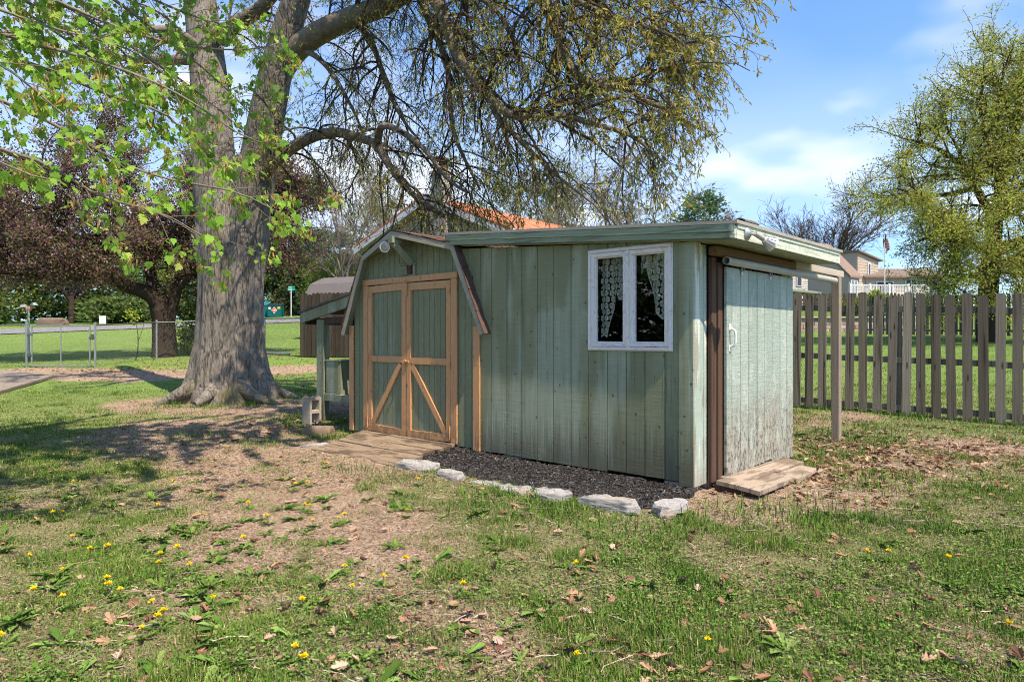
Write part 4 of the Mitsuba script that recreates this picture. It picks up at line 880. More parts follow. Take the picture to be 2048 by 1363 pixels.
# pale house with the green porch roof
ph = thing('pale_house', 'pale sided house with a grey green porch roof seen behind the rail post', 'house')
M = dirbox(ph, (25.0, 62.0), V3(1, 0), 4.2, 2.6, 7.6, 7.6, (.60, .58, .55)); win(ph, M, .45, .95, 5.9, 7.1); win(ph, M, 1.6, 2.05, 5.6, 6.9)
put(ph + '__roof', trimesh.convex.convex_hull(np.array([(xx, yy, zz + h) for xx in (-.4, 4.6) for yy, zz in ((-.4, 7.55), (3.5, 8.6)) for h in (0, .15)])), 'm_vc', color=RF, M=M)
A_, B_ = PX(1586, 578, 46), PX(1643, 584, 46)
put(ph + '__porch_roof', trimesh.convex.convex_hull(np.array([(A_[0] - 2, 46, A_[2] + .25), (A_[0] - 2, 48.5, A_[2] + .65), (B_[0], 46, B_[2]), (B_[0], 48.5, B_[2] + .1), (A_[0] - 2, 46, A_[2] + .05), (B_[0], 46, B_[2] - .12), (B_[0], 48.5, B_[2] - .1), (A_[0] - 2, 48.5, A_[2] + .1)])), 'm_vc', color=(.30, .33, .28))
put(ph + '__porch_post', [tube([(A_[0] + i * .9, 46.4, 2.6), (A_[0] + i * .9, 46.4, A_[2])], .06, 6) for i in (0, 1)], 'm_vc', color=(.05, .08, .06))
# retaining wall, block by block
rw = thing('retaining_wall', 'low pinkish grey block retaining wall beyond the lawn', 'wall')
blk, bc = [], []
for i in range(5):
    for j in range(24):
        x0 = 12.2 + j * .40 + .2 * (i % 2); z0 = 1.36 + i * .20; b_ = bx(x0 + .006, x0 + .394, 37.50 + i * .015 + .02 * r.random(), 37.8, z0 + .005, z0 + .195, .02); blk.append(b_); bc.append(len(b_.vertices))
kk = put(rw + '__blocks', blk, 'm_vc', color=np.repeat(pick([(.36, .27, .24), (.42, .33, .30), (.32, .27, .26)], len(bc), .1, r), bc, axis=0)); lab(kk, None, kind='stuff')
put(rw + '__cap', bx(12.1, 22.0, 37.44, 37.85, 2.365, 2.44, .01), 'm_vc', color=(.46, .42, .39))
# flag and pole
fp = thing('flag_pole', 'thin white pole carrying the flag in front of the beige house', 'pole')
FX = PX(1769, 465, 42); fz = h1(FX[0], 42.0)
put(fp + '__shaft', tube([(FX[0], 42, fz), (FX[0], 42, FX[2] - .05)], [.045, .03], 8), 'm_vc', smooth=40, color=(.62, .63, .66)); put(fp + '__finial', lathe([(0, 0), (.05, .05), (0, .1)], (FX[0], 42, FX[2] - .05), (0, 0, 1), 10), 'm_vc', smooth=40, color=(.6, .55, .4))
nu, nv = 44, 27
u_, v_ = np.meshgrid(np.linspace(0, 1, nu), np.linspace(0, 1, nv), indexing='ij')
fxx = .05 + .30 * u_ + .10 * np.sin(u_ * 9 + v_ * 2); fyy = .16 * np.sin(u_ * 15 + 1) * (.3 + u_); fzz = -.12 - v_ * .62 - .50 * u_ ** 1.2 + .03 * np.sin(u_ * 12)
fv = np.stack([FX[0] - .12 + fxx, 42 + fyy, FX[2] + fzz], -1).reshape(-1, 3); ff = grid_faces(nu, nv)
tri = fv[ff]; uc, vc_ = u_.ravel()[ff].mean(1), v_.ravel()[ff].mean(1)
st_ = np.floor(vc_ * 13).astype(int) % 2 == 0
fc = np.where(st_[:, None], [.55, .03, .05], [.74, .73, .72]); fc = np.where(((uc < .4) & (vc_ < 7 / 13))[:, None], [.03, .05, .18], fc)
kk = put('flag', (tri.reshape(-1, 3), np.arange(len(tri) * 3).reshape(-1, 3)), 'm_vc', color=np.repeat(fc, 3, axis=0)); lab(kk, 'red and white striped flag hanging limp from its pole', 'flag')
cn = thing('canopy_tent', 'pale blue canopy top behind the fence under the large green tree', 'canopy')
CXp = PX(1890, 575, 45)
put(cn + '__top', trimesh.convex.convex_hull(np.array([(CXp[0] - .95, 44, 4.02), (CXp[0] + 1.05, 44, 4.02), (CXp[0] + 1.05, 46, 4.02), (CXp[0] - .95, 46, 4.02), (CXp[0] - .3, 44.9, 4.62), (CXp[0] - .1, 45.1, 4.62), (CXp[0] - .95, 44, 3.88), (CXp[0] + 1.05, 44, 3.88), (CXp[0] + 1.05, 46, 3.88), (CXp[0] - .95, 46, 3.88)])), 'm_vc', color=(.22, .36, .52))
for a, b in ((-.9, 44.05), (1.0, 44.05), (-.9, 45.95), (1.0, 45.95)): put(cn + '__leg', tube([(CXp[0] + a, b, h1(CXp[0] + a, b)), (CXp[0] + a, b, 3.9)], .025, 6), 'm_vc', color=(.5, .5, .5))
# overhead wires
for i, (ya, yb, Y) in enumerate(((500, 498, 75), (506, 504, 75), (514, 513, 76), (447, 446, 72))):
    a, b = PX(-260, ya + 6, Y), PX(1000, yb, Y - 12 + 12); t = np.linspace(0, 1, 24)[:, None]; p_ = a + (b - a) * t; p_[:, 2] -= 1.6 * (4 * t * (1 - t))[:, 0] * .3
    put('power_line', tube(p_, .022, 4), 'm_vc', color=(.07, .07, .08)); lab('power_line' + ('' if i == 0 else f'_{i:03d}'), ['uppermost of the three bundled overhead wires left of the shed', 'middle wire of the three bundled overhead wires', 'lowest of the three bundled overhead wires', 'single thin overhead wire high above the bundled wires'][i], 'wire', 'overhead wires')
# ------------------------------------------------------------------ trees
def grow(P, R, per, length, angle, droop, wig, K, r, tmin=.15, tmax=1.0, rr=.5, rtip=.25, upb=0.0, rmax=9, bias=None):
    """children of the branches P (N,K0,3), R (N,K0): per of them on each"""
    N, K0 = P.shape[:2]
    per = np.broadcast_to(per, (N,)).astype(int); idx = np.repeat(np.arange(N), per); n = len(idx)
    t = r.uniform(tmin, tmax, n) * (K0 - 1); i = np.minimum(t.astype(int), K0 - 2); w = (t - i)[:, None]
    p = P[idx, i] * (1 - w) + P[idx, i + 1] * w; rad = R[idx, i] * (1 - w[:, 0]) + R[idx, i + 1] * w[:, 0]
    tan = unit(P[idx, i + 1] - P[idx, i]); per_ = unit(np.cross(tan, r.normal(size=(n, 3))))
    a = np.radians(r.uniform(angle[0], angle[1], n))[:, None]
    d = unit(np.cos(a) * tan + np.sin(a) * per_ + V3(0, 0, upb) + (0 if bias is None else np.asarray(bias)))
    L = r.uniform(length[0], length[1], n); seg = (L / (K - 1))[:, None]
    Q = np.empty((n, K, 3)); Q[:, 0] = p
    for k in range(1, K):
        Q[:, k] = Q[:, k - 1] + d * seg; d = unit(d + V3(0, 0, -droop) + wig * r.normal(size=(n, 3)))
    r0 = np.minimum(rad * rr, rmax) ; S_ = r0[:, None] * np.linspace(1, rtip, K)[None]
    return Q, S_
def stack(lines, K, radii):
    return np.stack([spl(l, K) for l in lines]), np.stack([np.interp(np.linspace(0, 1, K), np.linspace(0, 1, len(q)), q) for q in radii])
def points_on(P, n, r, tmin=.1):
    N, K = P.shape[:2]; idx = r.integers(0, N, n); t = r.uniform(tmin, 1, n) * (K - 1); i = np.minimum(t.astype(int), K - 2); w = (t - i)[:, None]
    return P[idx, i] * (1 - w) + P[idx, i + 1] * w, unit(P[idx, i + 1] - P[idx, i])
LEAF2 = ([(0, 0, 0), (.45, .28, .06), (1, 0, -.08), (.45, -.28, .06)], [(0, 1, 2), (0, 2, 3)])
LEAF1 = ([(0, -.3, 0), (0, .3, 0), (1, 0, 0)], [(0, 1, 2)])
CATK = ([(0, -.09, 0), (0, .09, 0), (.55, .11, .04), (1, 0, -.02), (.55, -.11, .04)], [(0, 1, 2), (0, 2, 4), (4, 2, 3)])
STAR = ([(0, 0, 0), (.25, .42, .03), (.5, .2, 0), (1, 0, -.12), (.5, -.2, 0), (.25, -.42, .03)], [(0, 1, 2), (0, 2, 3), (0, 3, 4), (0, 4, 5)])

# --- the big tree behind the shed
bt = thing('shade_tree', 'huge grey barked shade tree with two stems and drooping twigs over the shed', 'tree')
r = np.random.default_rng(21)
nth, nz = 96, 90
th = np.linspace(0, 2 * np.pi, nth, endpoint=False); zz = np.linspace(-.35, 4.3, nz)
cx = np.interp(zz, [0, .9, 1.6, 2.4, 3.2, 3.8, 4.3], [-5.34, -5.37, -5.34, -5.32, -5.29, -5.25, -5.22])
rad = np.interp(zz, [-.35, .1, .3, .6, 1.0, 1.6, 2.4, 3.1, 3.7, 4.3], [1.02, .84, .745, .665, .60, .56, .562, .575, .48, .25])
TH, ZZ = np.meshgrid(th, zz, indexing='ij')
fl_ = np.exp(-np.clip(ZZ, -.4, 9) / .55)
lob = .11 * fl_ * np.cos(5 * TH + .6) + .10 * fl_ * np.cos(3 * TH + 2.0) + .055 * np.cos(3 * TH + .4 + .25 * ZZ) + .042 * np.cos(7 * TH + 1.3 - .3 * ZZ) + .022 * np.cos(12 * TH + .5 * ZZ) + .20 * np.clip(fl_ - .55, 0, 1) * np.cos(7 * TH)
q = np.stack([np.cos(TH) * 1.6, np.sin(TH) * 1.6, ZZ * .8], -1)
RR = rad[None] * (1 + lob + .10 * (meshkit.fbm(q * 2.2, 3, 3) - .5)) + .028 * (meshkit.fbm(np.stack([np.cos(TH) * 9, np.sin(TH) * 9, ZZ * 1.4], -1), 3, 8) - .5)
elong = np.interp(zz, [2.4, 4.3], [0, .30])
TX = cx[None] + RR * np.cos(TH) * (1 + elong[None]); TY = 13.2 + RR * np.sin(TH) * (1 - .25 * elong[None])
f = grid_faces(nth, nz); i, j = np.arange(nz - 1), None
f = np.vstack([f, np.stack([(nth - 1) * nz + i, i, i + 1], 1), np.stack([(nth - 1) * nz + i, i + 1, (nth - 1) * nz + i + 1], 1)])
put(bt + '__trunk', (np.stack([TX, TY, ZZ + .13], -1).reshape(-1, 3), f), 'm_bark', smooth=True)
def stem(name, pts, r0, r1, n=50, sides=40, mt='m_bark', amp=.05, seed=0):
    p = spl(pts, n); rr_ = np.linspace(r0, r1, n) * (.74 + .26 * np.clip(np.arange(n) / 9, 0, 1) ** .7); v, f_ = tubes(p, rr_, sides); v = v.reshape(n, sides, 3); c = p[:, None]
    k = 1 + amp * 2 * (meshkit.fbm(np.stack([np.cos(np.arange(sides) / sides * 2 * np.pi)[None] * 2 + c[..., 0] * .3 + 0 * c[..., 2], np.sin(np.arange(sides) / sides * 2 * np.pi)[None] * 2 + 0 * c[..., 2], c[..., 2] * .9 + 0 * np.arange(sides)[None]], -1), 3, seed) - .5)
    return put(name, ((c + (v - c) * k[..., None]).reshape(-1, 3), f_), mt, smooth=True)
stem(bt + '__stem', [(-5.38, 13.25, 2.1), (-5.5, 13.2, 2.9), (-5.6, 13.22, 3.6), (-5.72, 13.3, 4.61), (-5.87, 13.5, 5.93), (-6.07, 13.7, 7.09), (-6.26, 13.9, 8.07), (-6.48, 14.2, 9.45), (-6.88, 14.8, 11.7)], .46, .20, seed=1, amp=.035)
stem(bt + '__stem', [(-5.2, 13.25, 2.1), (-5.07, 13.15, 2.9), (-4.99, 13.1, 3.52), (-4.85, 13, 4.07), (-4.63, 12.9, 5.07), (-4.34, 12.7, 6.11), (-4.06, 12.5, 6.85), (-3.87, 12.4, 7.34), (-3.46, 12, 8.27), (-2.88, 11.6, 9.6)], .435, .15, seed=2, amp=.035)
for q, ra in (([(-5.75, 12.75, .30), (-6.0, 12.55, .17), (-6.2, 12.45, .06), (-6.4, 12.4, -.04)], (.17, .04)), ([(-5.0, 12.7, .28), (-4.65, 12.45, .15), (-4.35, 12.3, .06), (-4.1, 12.25, -.02)], (.16, .04)), ([(-5.4, 12.62, .26), (-5.45, 12.3, .12), (-5.5, 12.0, .02)], (.15, .05)), ([(-4.85, 13.1, .25), (-4.4, 13.1, .14), (-4.0, 13.05, .02)], (.16, .05))):
    pr = spl(q, 16); pr[:, 2] += .12; put(bt + '__root', tube(pr, np.linspace(ra[0], ra[1], 16), 12), 'm_bark', smooth=True)
BL = {'A': ([(-4.25,12.70,6.15),(-3.83,12.50,6.55),(-3.29,12.20,6.72),(-2.59,11.80,6.80),(-1.91,11.30,6.81),(-1.28,10.80,7.03),(-0.47,10.20,7.45),(.6, 9.6, 8.0)], .23, .07),
 'A2': ([(-5.66,13.45,7.05),(-5.2,13.2,7.3),(-4.82,13.00,7.40),(-4.39,12.70,7.58),(-3.77,12.30,7.92)], .16, .09),
 'B': ([(-4.87,13.00,4.06),(-4.36,12.60,4.44),(-3.90,12.30,4.67),(-3.41,12.00,4.79),(-2.91,11.70,4.76),(-2.50,11.40,4.58),(-2.24,11.20,4.44),(-1.98,11.00,4.08),(-1.67,10.80,3.66),(-1.33,10.60,3.34),(-1.02,10.50,3.14)], .125, .035),
 'B2': ([(-2.24,11.20,4.44),(-2.13,11.05,4.50),(-2.04,10.80,4.58),(-1.70,10.50,4.43),(-1.28,10.20,4.06),(-0.97,10.00,3.65),(-.6,9.8,3.35)], .06, .02),
 'C': ([(-2.6,11.4,8.6),(-1.94,11.00,7.85),(-1.50,10.70,6.98),(-1.16,10.40,6.37),(-0.96,10.20,5.90),(-0.79,10.00,5.38),(-0.52,9.80,4.94),(-0.29,9.60,4.59),(-0.03,9.40,4.33),(0.34,9.20,4.22),(0.70,9.10,4.21),(1.01,9.00,4.09),(1.39,8.90,3.95),(1.8,8.8,3.6)], .15, .02),
 'C2': ([(-0.29,9.60,4.59),(-0.16,9.50,4.28),(0.11,9.30,3.95),(0.44,9.20,3.59),(0.83,9.10,3.24),(1.08,9.00,3.02)], .045, .012),
 'D': ([(-0.47,10.20,7.45),(0.19,9.90,6.55),(0.43,9.70,6.03),(0.62,9.50,5.52),(0.75,9.30,5.03),(0.90,9.20,4.75),(1.16,9.10,4.57),(1.44,9.00,4.57),(1.70,8.90,4.35),(1.98,8.80,4.2),(2.2,8.80,4.05),(2.4,8.8,3.95)], .13, .018),
 'D2': ([(1.05,9.15,4.63),(1.38,9.30,4.76),(1.7,9.40,4.78),(2.0,9.50,4.83),(2.25,9.50,4.9),(2.45,9.50,4.95)], .05, .014),
 'E': ([(-1.0,10.6,7.5),(0.19,10.00,7.18),(1.10,9.80,6.71),(1.7,9.60,6.3),(2.1,9.50,6.05),(2.4,9.40,5.9),(2.6,9.30,5.8)], .10, .02),
 'F': ([(-2.3,11.7,7.9),(-1.69,11.50,7.40),(-1.42,11.30,6.64),(-1.15,11.10,5.99),(-0.98,10.90,5.27),(-0.92,10.70,4.58),(-0.71,10.50,3.99),(-0.48,10.40,3.52)], .085, .02),
 'G': ([(-2.81,12.00,6.78),(-2.42,11.80,6.37),(-2.13,11.60,5.61),(-1.84,11.40,4.96),(-1.49,11.20,4.49)], .06, .018),
 'H': ([(-3.83,12.50,6.48),(-3.29,12.20,6.10),(-2.89,12.00,5.50),(-2.63,11.80,5.01),(-2.5,11.7,4.7)], .055, .016),
 'I': ([(1.10,9.80,6.71),(1.6,9.5,6.2),(1.9,9.3,5.6),(2.15,9.2,5.0),(2.3,9.1,4.6)], .06, .015),
 'J': ([(-.1,10.0,6.9),(.3,9.4,6.3),(.9,9.1,5.7),(1.5,9.0,5.4),(2.0,8.9,5.2),(2.35,8.9,4.85)], .06, .015),
 'K': ([(-1.28,10.8,7.03),(-.7,10.2,6.4),(-.2,9.8,5.9),(.1,9.6,5.2),(.3,9.5,4.6)], .06, .015),
 'M': ([(2.1,9.50,6.05),(2.4,9.3,6.2),(2.6,9.2,6.3),(2.8,9.2,6.25),(2.95,9.2,6.1)], .04, .012),
 'L': ([(-5.95,13.60,6.6),(-6.09,13.30,6.92),(-6.32,12.80,6.98),(-6.55,12.20,6.72),(-6.90,11.60,6.79)], .10, .03),
 'L2': ([(-6.02,13.70,6.8),(-6.76,13.90,6.87),(-7.83,14.20,7.01),(-8.90,14.60,7.47)], .12, .04),
 'N': ([(-3.46,12,8.27),(-2.4,10.8,8.9),(-1.4,9.4,9.2),(-.6,7.9,9.2),(.2,6.6,8.8)], .15, .03),
 'O': ([(-2.88,11.6,9.6),(-1.2,11.0,10.3),(.6,10.2,10.4),(1.9,9.6,9.9),(2.7,9.1,9.2)], .14, .03),
 'Q': ([(-6.48,14.2,9.45),(-7.4,12.6,10.2),(-8.2,11,10.4),(-8.8,9.4,10)], .13, .03)}
for kq, (p, a, b) in BL.items(): put(bt + '__limb', tube(spl(p, 40), np.linspace(a, b, 40), 12), 'm_limb', smooth=True)
LP, LR = stack([v[0] for v in BL.values()], 30, [np.linspace(v[1], v[2], 30) for v in BL.values()])
names = list(BL); ln = np.linalg.norm(np.diff(LP, axis=1), axis=2).sum(1)
hi = np.array([n in 'NOQL' or n == 'L2' for n in names])
P2, R2 = grow(LP, LR, np.where(hi, ln * 4.5, ln * np.array([5.0 if n in ('B', 'B2') else 6.5 for n in names])), (.6, 1.7), (25, 80), .17, .16, 8, r, .12, 1, .5, .3, rmax=.024)
ok = P2[:, -1, 0] < 2.55 + .5 * (P2[:, -1, 2] - 3.8); P2, R2 = P2[ok], R2[ok]
P3, R3 = grow(P2, R2, 7, (.3, .85), (20, 65), .16, .16, 6, r, .15, 1, .55, .35, rmax=.0085)
ok = P3[:, -1, 0] < 2.70 + .5 * (P3[:, -1, 2] - 3.8); P3, R3 = P3[ok], R3[ok]
low_ = P3[:, 0, 2] < 8.2
P4, R4 = grow(P3[low_], R3[low_], 4, (.14, .42), (20, 60), .09, .16, 4, r, .15, 1, .6, .5, rmax=.0042)
kk = put(bt + '__branches', tubes(P2, np.maximum(R2, .006), 5), 'm_twig'); lab(kk, None, kind='stuff')
kk = put(bt + '__twigs', join([tubes(P3, np.maximum(R3, .0032), 3), tubes(P4, np.maximum(R4, .0024), 3)]), 'm_twig'); lab(kk, None, kind='stuff')
n = 90000
p, d = points_on(P4, n, r, .35)
wx = 1 / (1 + np.exp(-(p[:, 0] - .9) * 1.6)) * (.35 + .65 * np.clip((p[:, 2] - 3.2) / 2, 0, 1)); keep = (r.random(n) < .27 + .73 * wx); p, d, wx = p[keep], d[keep], wx[keep]; n = len(p)
hang = unit(d * .5 + V3(0, 0, -.9) + .6 * r.normal(size=(n, 3)))
gold = r.random(n) < .35 + .45 * wx  # more golden toward the sunlit right tips, sunlight put into the leaf colour
col = np.where(gold[:, None], pick([(.56, .45, .10), (.66, .54, .15), (.48, .43, .12), (.44, .30, .10)], n, .15, r), pick([(.27, .32, .075), (.34, .38, .11), (.20, .24, .07)], n, .15, r))
v1 = scatter(*CATK, p, r.uniform(.045, .085, n), hang, rdir(n, r), col)
m_ = n // 3; pp_, dd_ = p[:m_] + .03 * r.normal(size=(m_, 3)), unit(d[:m_] + .9 * r.normal(size=(m_, 3)))
v2 = scatter(*LEAF2, pp_, r.uniform(.035, .06, m_), dd_, rdir(m_, r), pick([(.32, .38, .09), (.40, .43, .13), (.26, .32, .08)], m_, .15, r))
V_, F_ = join([v1[:2], v2[:2]]); kk = put(bt + '__catkins', (V_, F_), 'm_leaf', color=np.vstack([v1[2], v2[2]])); lab(kk, 'yellow green catkins and young leaves on the drooping twigs', kind='stuff')
n = 16000; Ph = P3[~low_]; p, d = points_on(Ph, n, r, .2)
a_ = scatter(*LEAF2, p, r.uniform(.06, .12, n), unit(d + r.normal(size=(n, 3))), rdir(n, r), pick([(.22, .25, .07), (.33, .27, .08)], n, .15, r))
kk = put(bt + '__high_leaves', a_[:2], 'm_leaf', color=a_[2]); lab(kk, None, kind='stuff')

# --- the maple reaching in from the left
mt_ = thing('maple_tree', 'maple whose bright green leafy boughs hang into the upper left', 'tree')
r = np.random.default_rng(31)
put(mt_ + '__trunk', tube(spl([(-6.4, 6.0, -.2), (-6.35, 6.0, 1.2), (-6.3, 6.0, 2.6), (-6.1, 5.95, 4.2), (-5.8, 5.8, 6)], 30), np.linspace(.26, .12, 30), 16), 'm_limb', smooth=True)
MB_ = {'a':[(-6.2,5.95,3.6),(-4.9,4.0,3.7),(-3.86,4.20,3.38),(-3.25,4.40,3.23),(-3.02,4.60,3.21),(-2.68,4.80,3.15),(-2.25,5.00,2.96),(-2.04,5.10,2.82),(-1.74,5.20,2.75)],
'b':[(-6.25,5.95,3.2),(-4.8,3.85,3.25),(-3.68,4.00,2.96),(-3.11,4.20,2.74),(-2.81,4.40,2.60),(-2.61,4.50,2.47),(-2.15,4.70,2.34),(-1.92,4.80,2.31),(-1.75,4.90,2.24),(-1.57,5.00,2.15)],
'c':[(-6.3,5.95,2.8),(-4.7,3.7,2.9),(-3.50,3.80,2.60),(-2.88,3.90,2.36),(-2.71,4.00,2.31),(-2.50,4.20,2.16),(-2.20,4.40,2.08),(-2.03,4.50,1.97),(-1.92,4.50,1.92)],
'd':[(-6.1,5.95,4.1),(-5.2,4.2,4.15),(-4.23,4.60,3.91),(-3.41,4.90,3.76),(-3.09,5.20,3.68),(-2.80,5.50,3.66),(-2.40,5.80,3.71),(-2.08,6.20,3.94)],
'e':[(-6.3,5.95,2.6),(-4.5,3.5,2.75),(-3.22,3.50,2.50),(-2.74,3.70,2.24),(-2.64,3.80,2.19),(-2.55,3.90,2.18)],
'f':[(-6.2,5.95,3.5),(-5.0,4.3,3.55),(-4.07,4.60,3.34),(-3.27,4.90,3.19),(-2.91,5.20,3.08),(-2.72,5.50,3.05),(-2.57,5.70,2.84),(-2.36,5.80,2.62),(-2.30,5.90,2.47)],
'g':[(-5.9,5.85,5.4),(-5.03,6.20,5.44),(-4.05,6.80,4.91),(-3.61,7.20,4.76),(-3.22,7.50,4.71),(-2.61,7.80,4.71)],
'h':[(-6.1,5.95,4.0),(-4.9,4.0,3.85),(-3.86,4.20,3.53),(-3.25,4.40,3.38),(-3.00,4.60,3.34),(-2.75,4.80,3.33),(-2.51,5.00,3.20)],
'i':[(-6.3,5.95,3.0),(-4.6,3.5,3.1),(-3.31,3.60,2.90),(-2.81,3.80,2.80),(-2.66,3.90,2.67),(-2.50,4.00,2.50),(-2.44,4.10,2.41)],
'j':[(-6.05,5.9,4.6),(-5.2,5.2,4.7),(-4.6,6.2,4.5),(-4.1,7.0,4.1),(-3.7,7.4,3.9),(-3.3,7.6,3.7)],
'l':[(-5.9,5.85,4.9),(-4.6,6.0,4.9),(-3.6,7.0,4.4),(-3.1,7.4,4.0),(-2.75,7.6,3.6)],
'm':[(-5.95,5.85,4.6),(-4.4,5.6,4.4),(-3.4,6.2,3.9),(-2.7,6.5,3.4),(-2.4,6.6,3.1)],
'k':[(-6.05,5.9,4.4),(-5.0,5.0,4.4),(-4.2,5.8,4.1),(-3.7,6.3,3.75),(-3.35,6.6,3.45)]}
for q in MB_.values(): put(mt_ + '__bough', tube(spl(q, 40), np.linspace(.032, .004, 40), 6), 'm_limb', smooth=True)
# crown above, casting the dappled shade
crown = []
for i in range(16):
    e = V3(-1.7, 5.4, 7.3) + r.normal(size=3) * V3(2.0, 1.4, .6); s_ = V3(-5.9, 5.8, 5.2 + .7 * r.random()); crown.append([s_, s_ * .6 + e * .4 + V3(0, 0, .5), e])
CP, CR = stack(crown, 12, [np.linspace(.07, .02, 12)] * len(crown))
put(mt_ + '__bough', tubes(CP, CR, 6), 'm_limb', smooth=True)
C2, C2R = grow(CP, CR, 16, (.6, 1.6), (30, 80), .02, .15, 6, r, .2, 1, .5, .3, rmax=.012)
C2 = C2[C2[:, :, 2].min(1) > 5.6]; C2R = np.full(C2.shape[:2], .005)
kk = put(mt_ + '__crown_twigs', tubes(C2, C2R, 3), 'm_twig'); lab(kk, None, kind='stuff')
def lobed(pts):
    v = np.array([(0, 0, 0)] + pts, float); v[:, 2] = -.16 * (v[:, 0] ** 2 + 1.2 * v[:, 1] ** 2) + .05 * np.abs(v[:, 1]); n_ = len(pts); return v, [(0, i, i + 1) for i in range(1, n_)]
MAPLE = lobed([(.02, -.10, 0), (-.02, -.34, 0), (.10, -.33, 0), (.20, -.55, 0), (.34, -.36, 0), (.52, -.50, 0), (.55, -.24, 0), (.72, -.20, 0), (1.0, 0, 0), (.72, .20, 0), (.55, .24, 0), (.52, .50, 0), (.34, .36, 0), (.20, .55, 0), (.10, .33, 0), (-.02, .34, 0), (.02, .10, 0)])
n = 14000; p, d = points_on(C2, n, r, .2)
a_ = scatter(*MAPLE, p, r.uniform(.09, .15, n), unit(d + .8 * r.normal(size=(n, 3))), unit(V3(0, 0, 1) + .6 * r.normal(size=(n, 3))), pick([(.16, .30, .05), (.22, .36, .07), (.30, .38, .08)], n, .15, r))
kk = put(mt_ + '__crown_leaves', a_[:2], 'm_leaf', color=a_[2]); lab(kk, None, kind='stuff')
BP, BR = stack(list(MB_.values()), 40, [np.linspace(.03, .004, 40)] * len(MB_))
B2, B2R = grow(BP, BR, 46, (.12, .52), (25, 70), .06, .12, 5, r, .24, 1, .5, .5, rmax=.004)
kk = put(mt_ + '__twigs', tubes(B2, np.maximum(B2R, .0018), 4), 'm_twig_pale'); lab(kk, None, kind='stuff')
# leaves sit in drooping clusters at the twig ends, with tan flower tassels
ends = np.vstack([B2[:, -1], B2[:, -1], B2[:, 3], BP[:, 12:][:, ::3].reshape(-1, 3)]); dirs = unit(np.vstack([B2[:, -1] - B2[:, -2], B2[:, -1] - B2[:, -2], B2[:, 3] - B2[:, 2], (BP[:, 13:] - BP[:, 12:-1])[:, ::3].reshape(-1, 3)][:4]) if False else np.vstack([B2[:, -1] - B2[:, -2], B2[:, -1] - B2[:, -2], B2[:, 3] - B2[:, 2], np.repeat((BP[:, -1] - BP[:, 12]), len(range(12, 40, 3)), axis=0)]))
nl = 5; p = np.repeat(ends, nl, axis=0) + .035 * r.normal(size=(len(ends) * nl, 3)); d = np.repeat(dirs, nl, axis=0); n = len(p)
xd = unit(.45 * d + V3(0, 0, -.62) + .55 * r.normal(size=(n, 3))); nn_ = unit(V3(.25, -.45, .75) + .55 * r.normal(size=(n, 3)))
sz = r.uniform(.026, .070, n) * r.choice([.75, 1, 1.12], n)
a_ = scatter(*MAPLE, p, sz, xd, nn_, pick([(.24, .45, .06), (.33, .54, .09), (.18, .34, .055), (.44, .56, .14)], n, .12, r, [.35, .3, .2, .15]))
kk = put(mt_ + '__leaves', a_[:2], 'm_leaf', color=a_[2]); lab(kk, 'fresh bright green lobed leaves in drooping clusters', kind='stuff')
sel = r.random(len(ends)) < .6; e2 = ends[sel]; nt = 11; p = np.repeat(e2, nt, axis=0) + .022 * r.normal(size=(len(e2) * nt, 3)); n = len(p)
a_ = scatter(*CATK, p, r.uniform(.025, .055, n), unit(V3(0, 0, -1) + .38 * r.normal(size=(n, 3))), rdir(n, r), pick([(.50, .33, .10), (.58, .42, .15), (.46, .25, .10), (.42, .40, .12)], n, .15, r))
kk = put(mt_ + '__tassels', a_[:2], 'm_leaf', color=a_[2]); lab(kk, 'tan yellow flower tassels hanging below the leaves', kind='stuff')

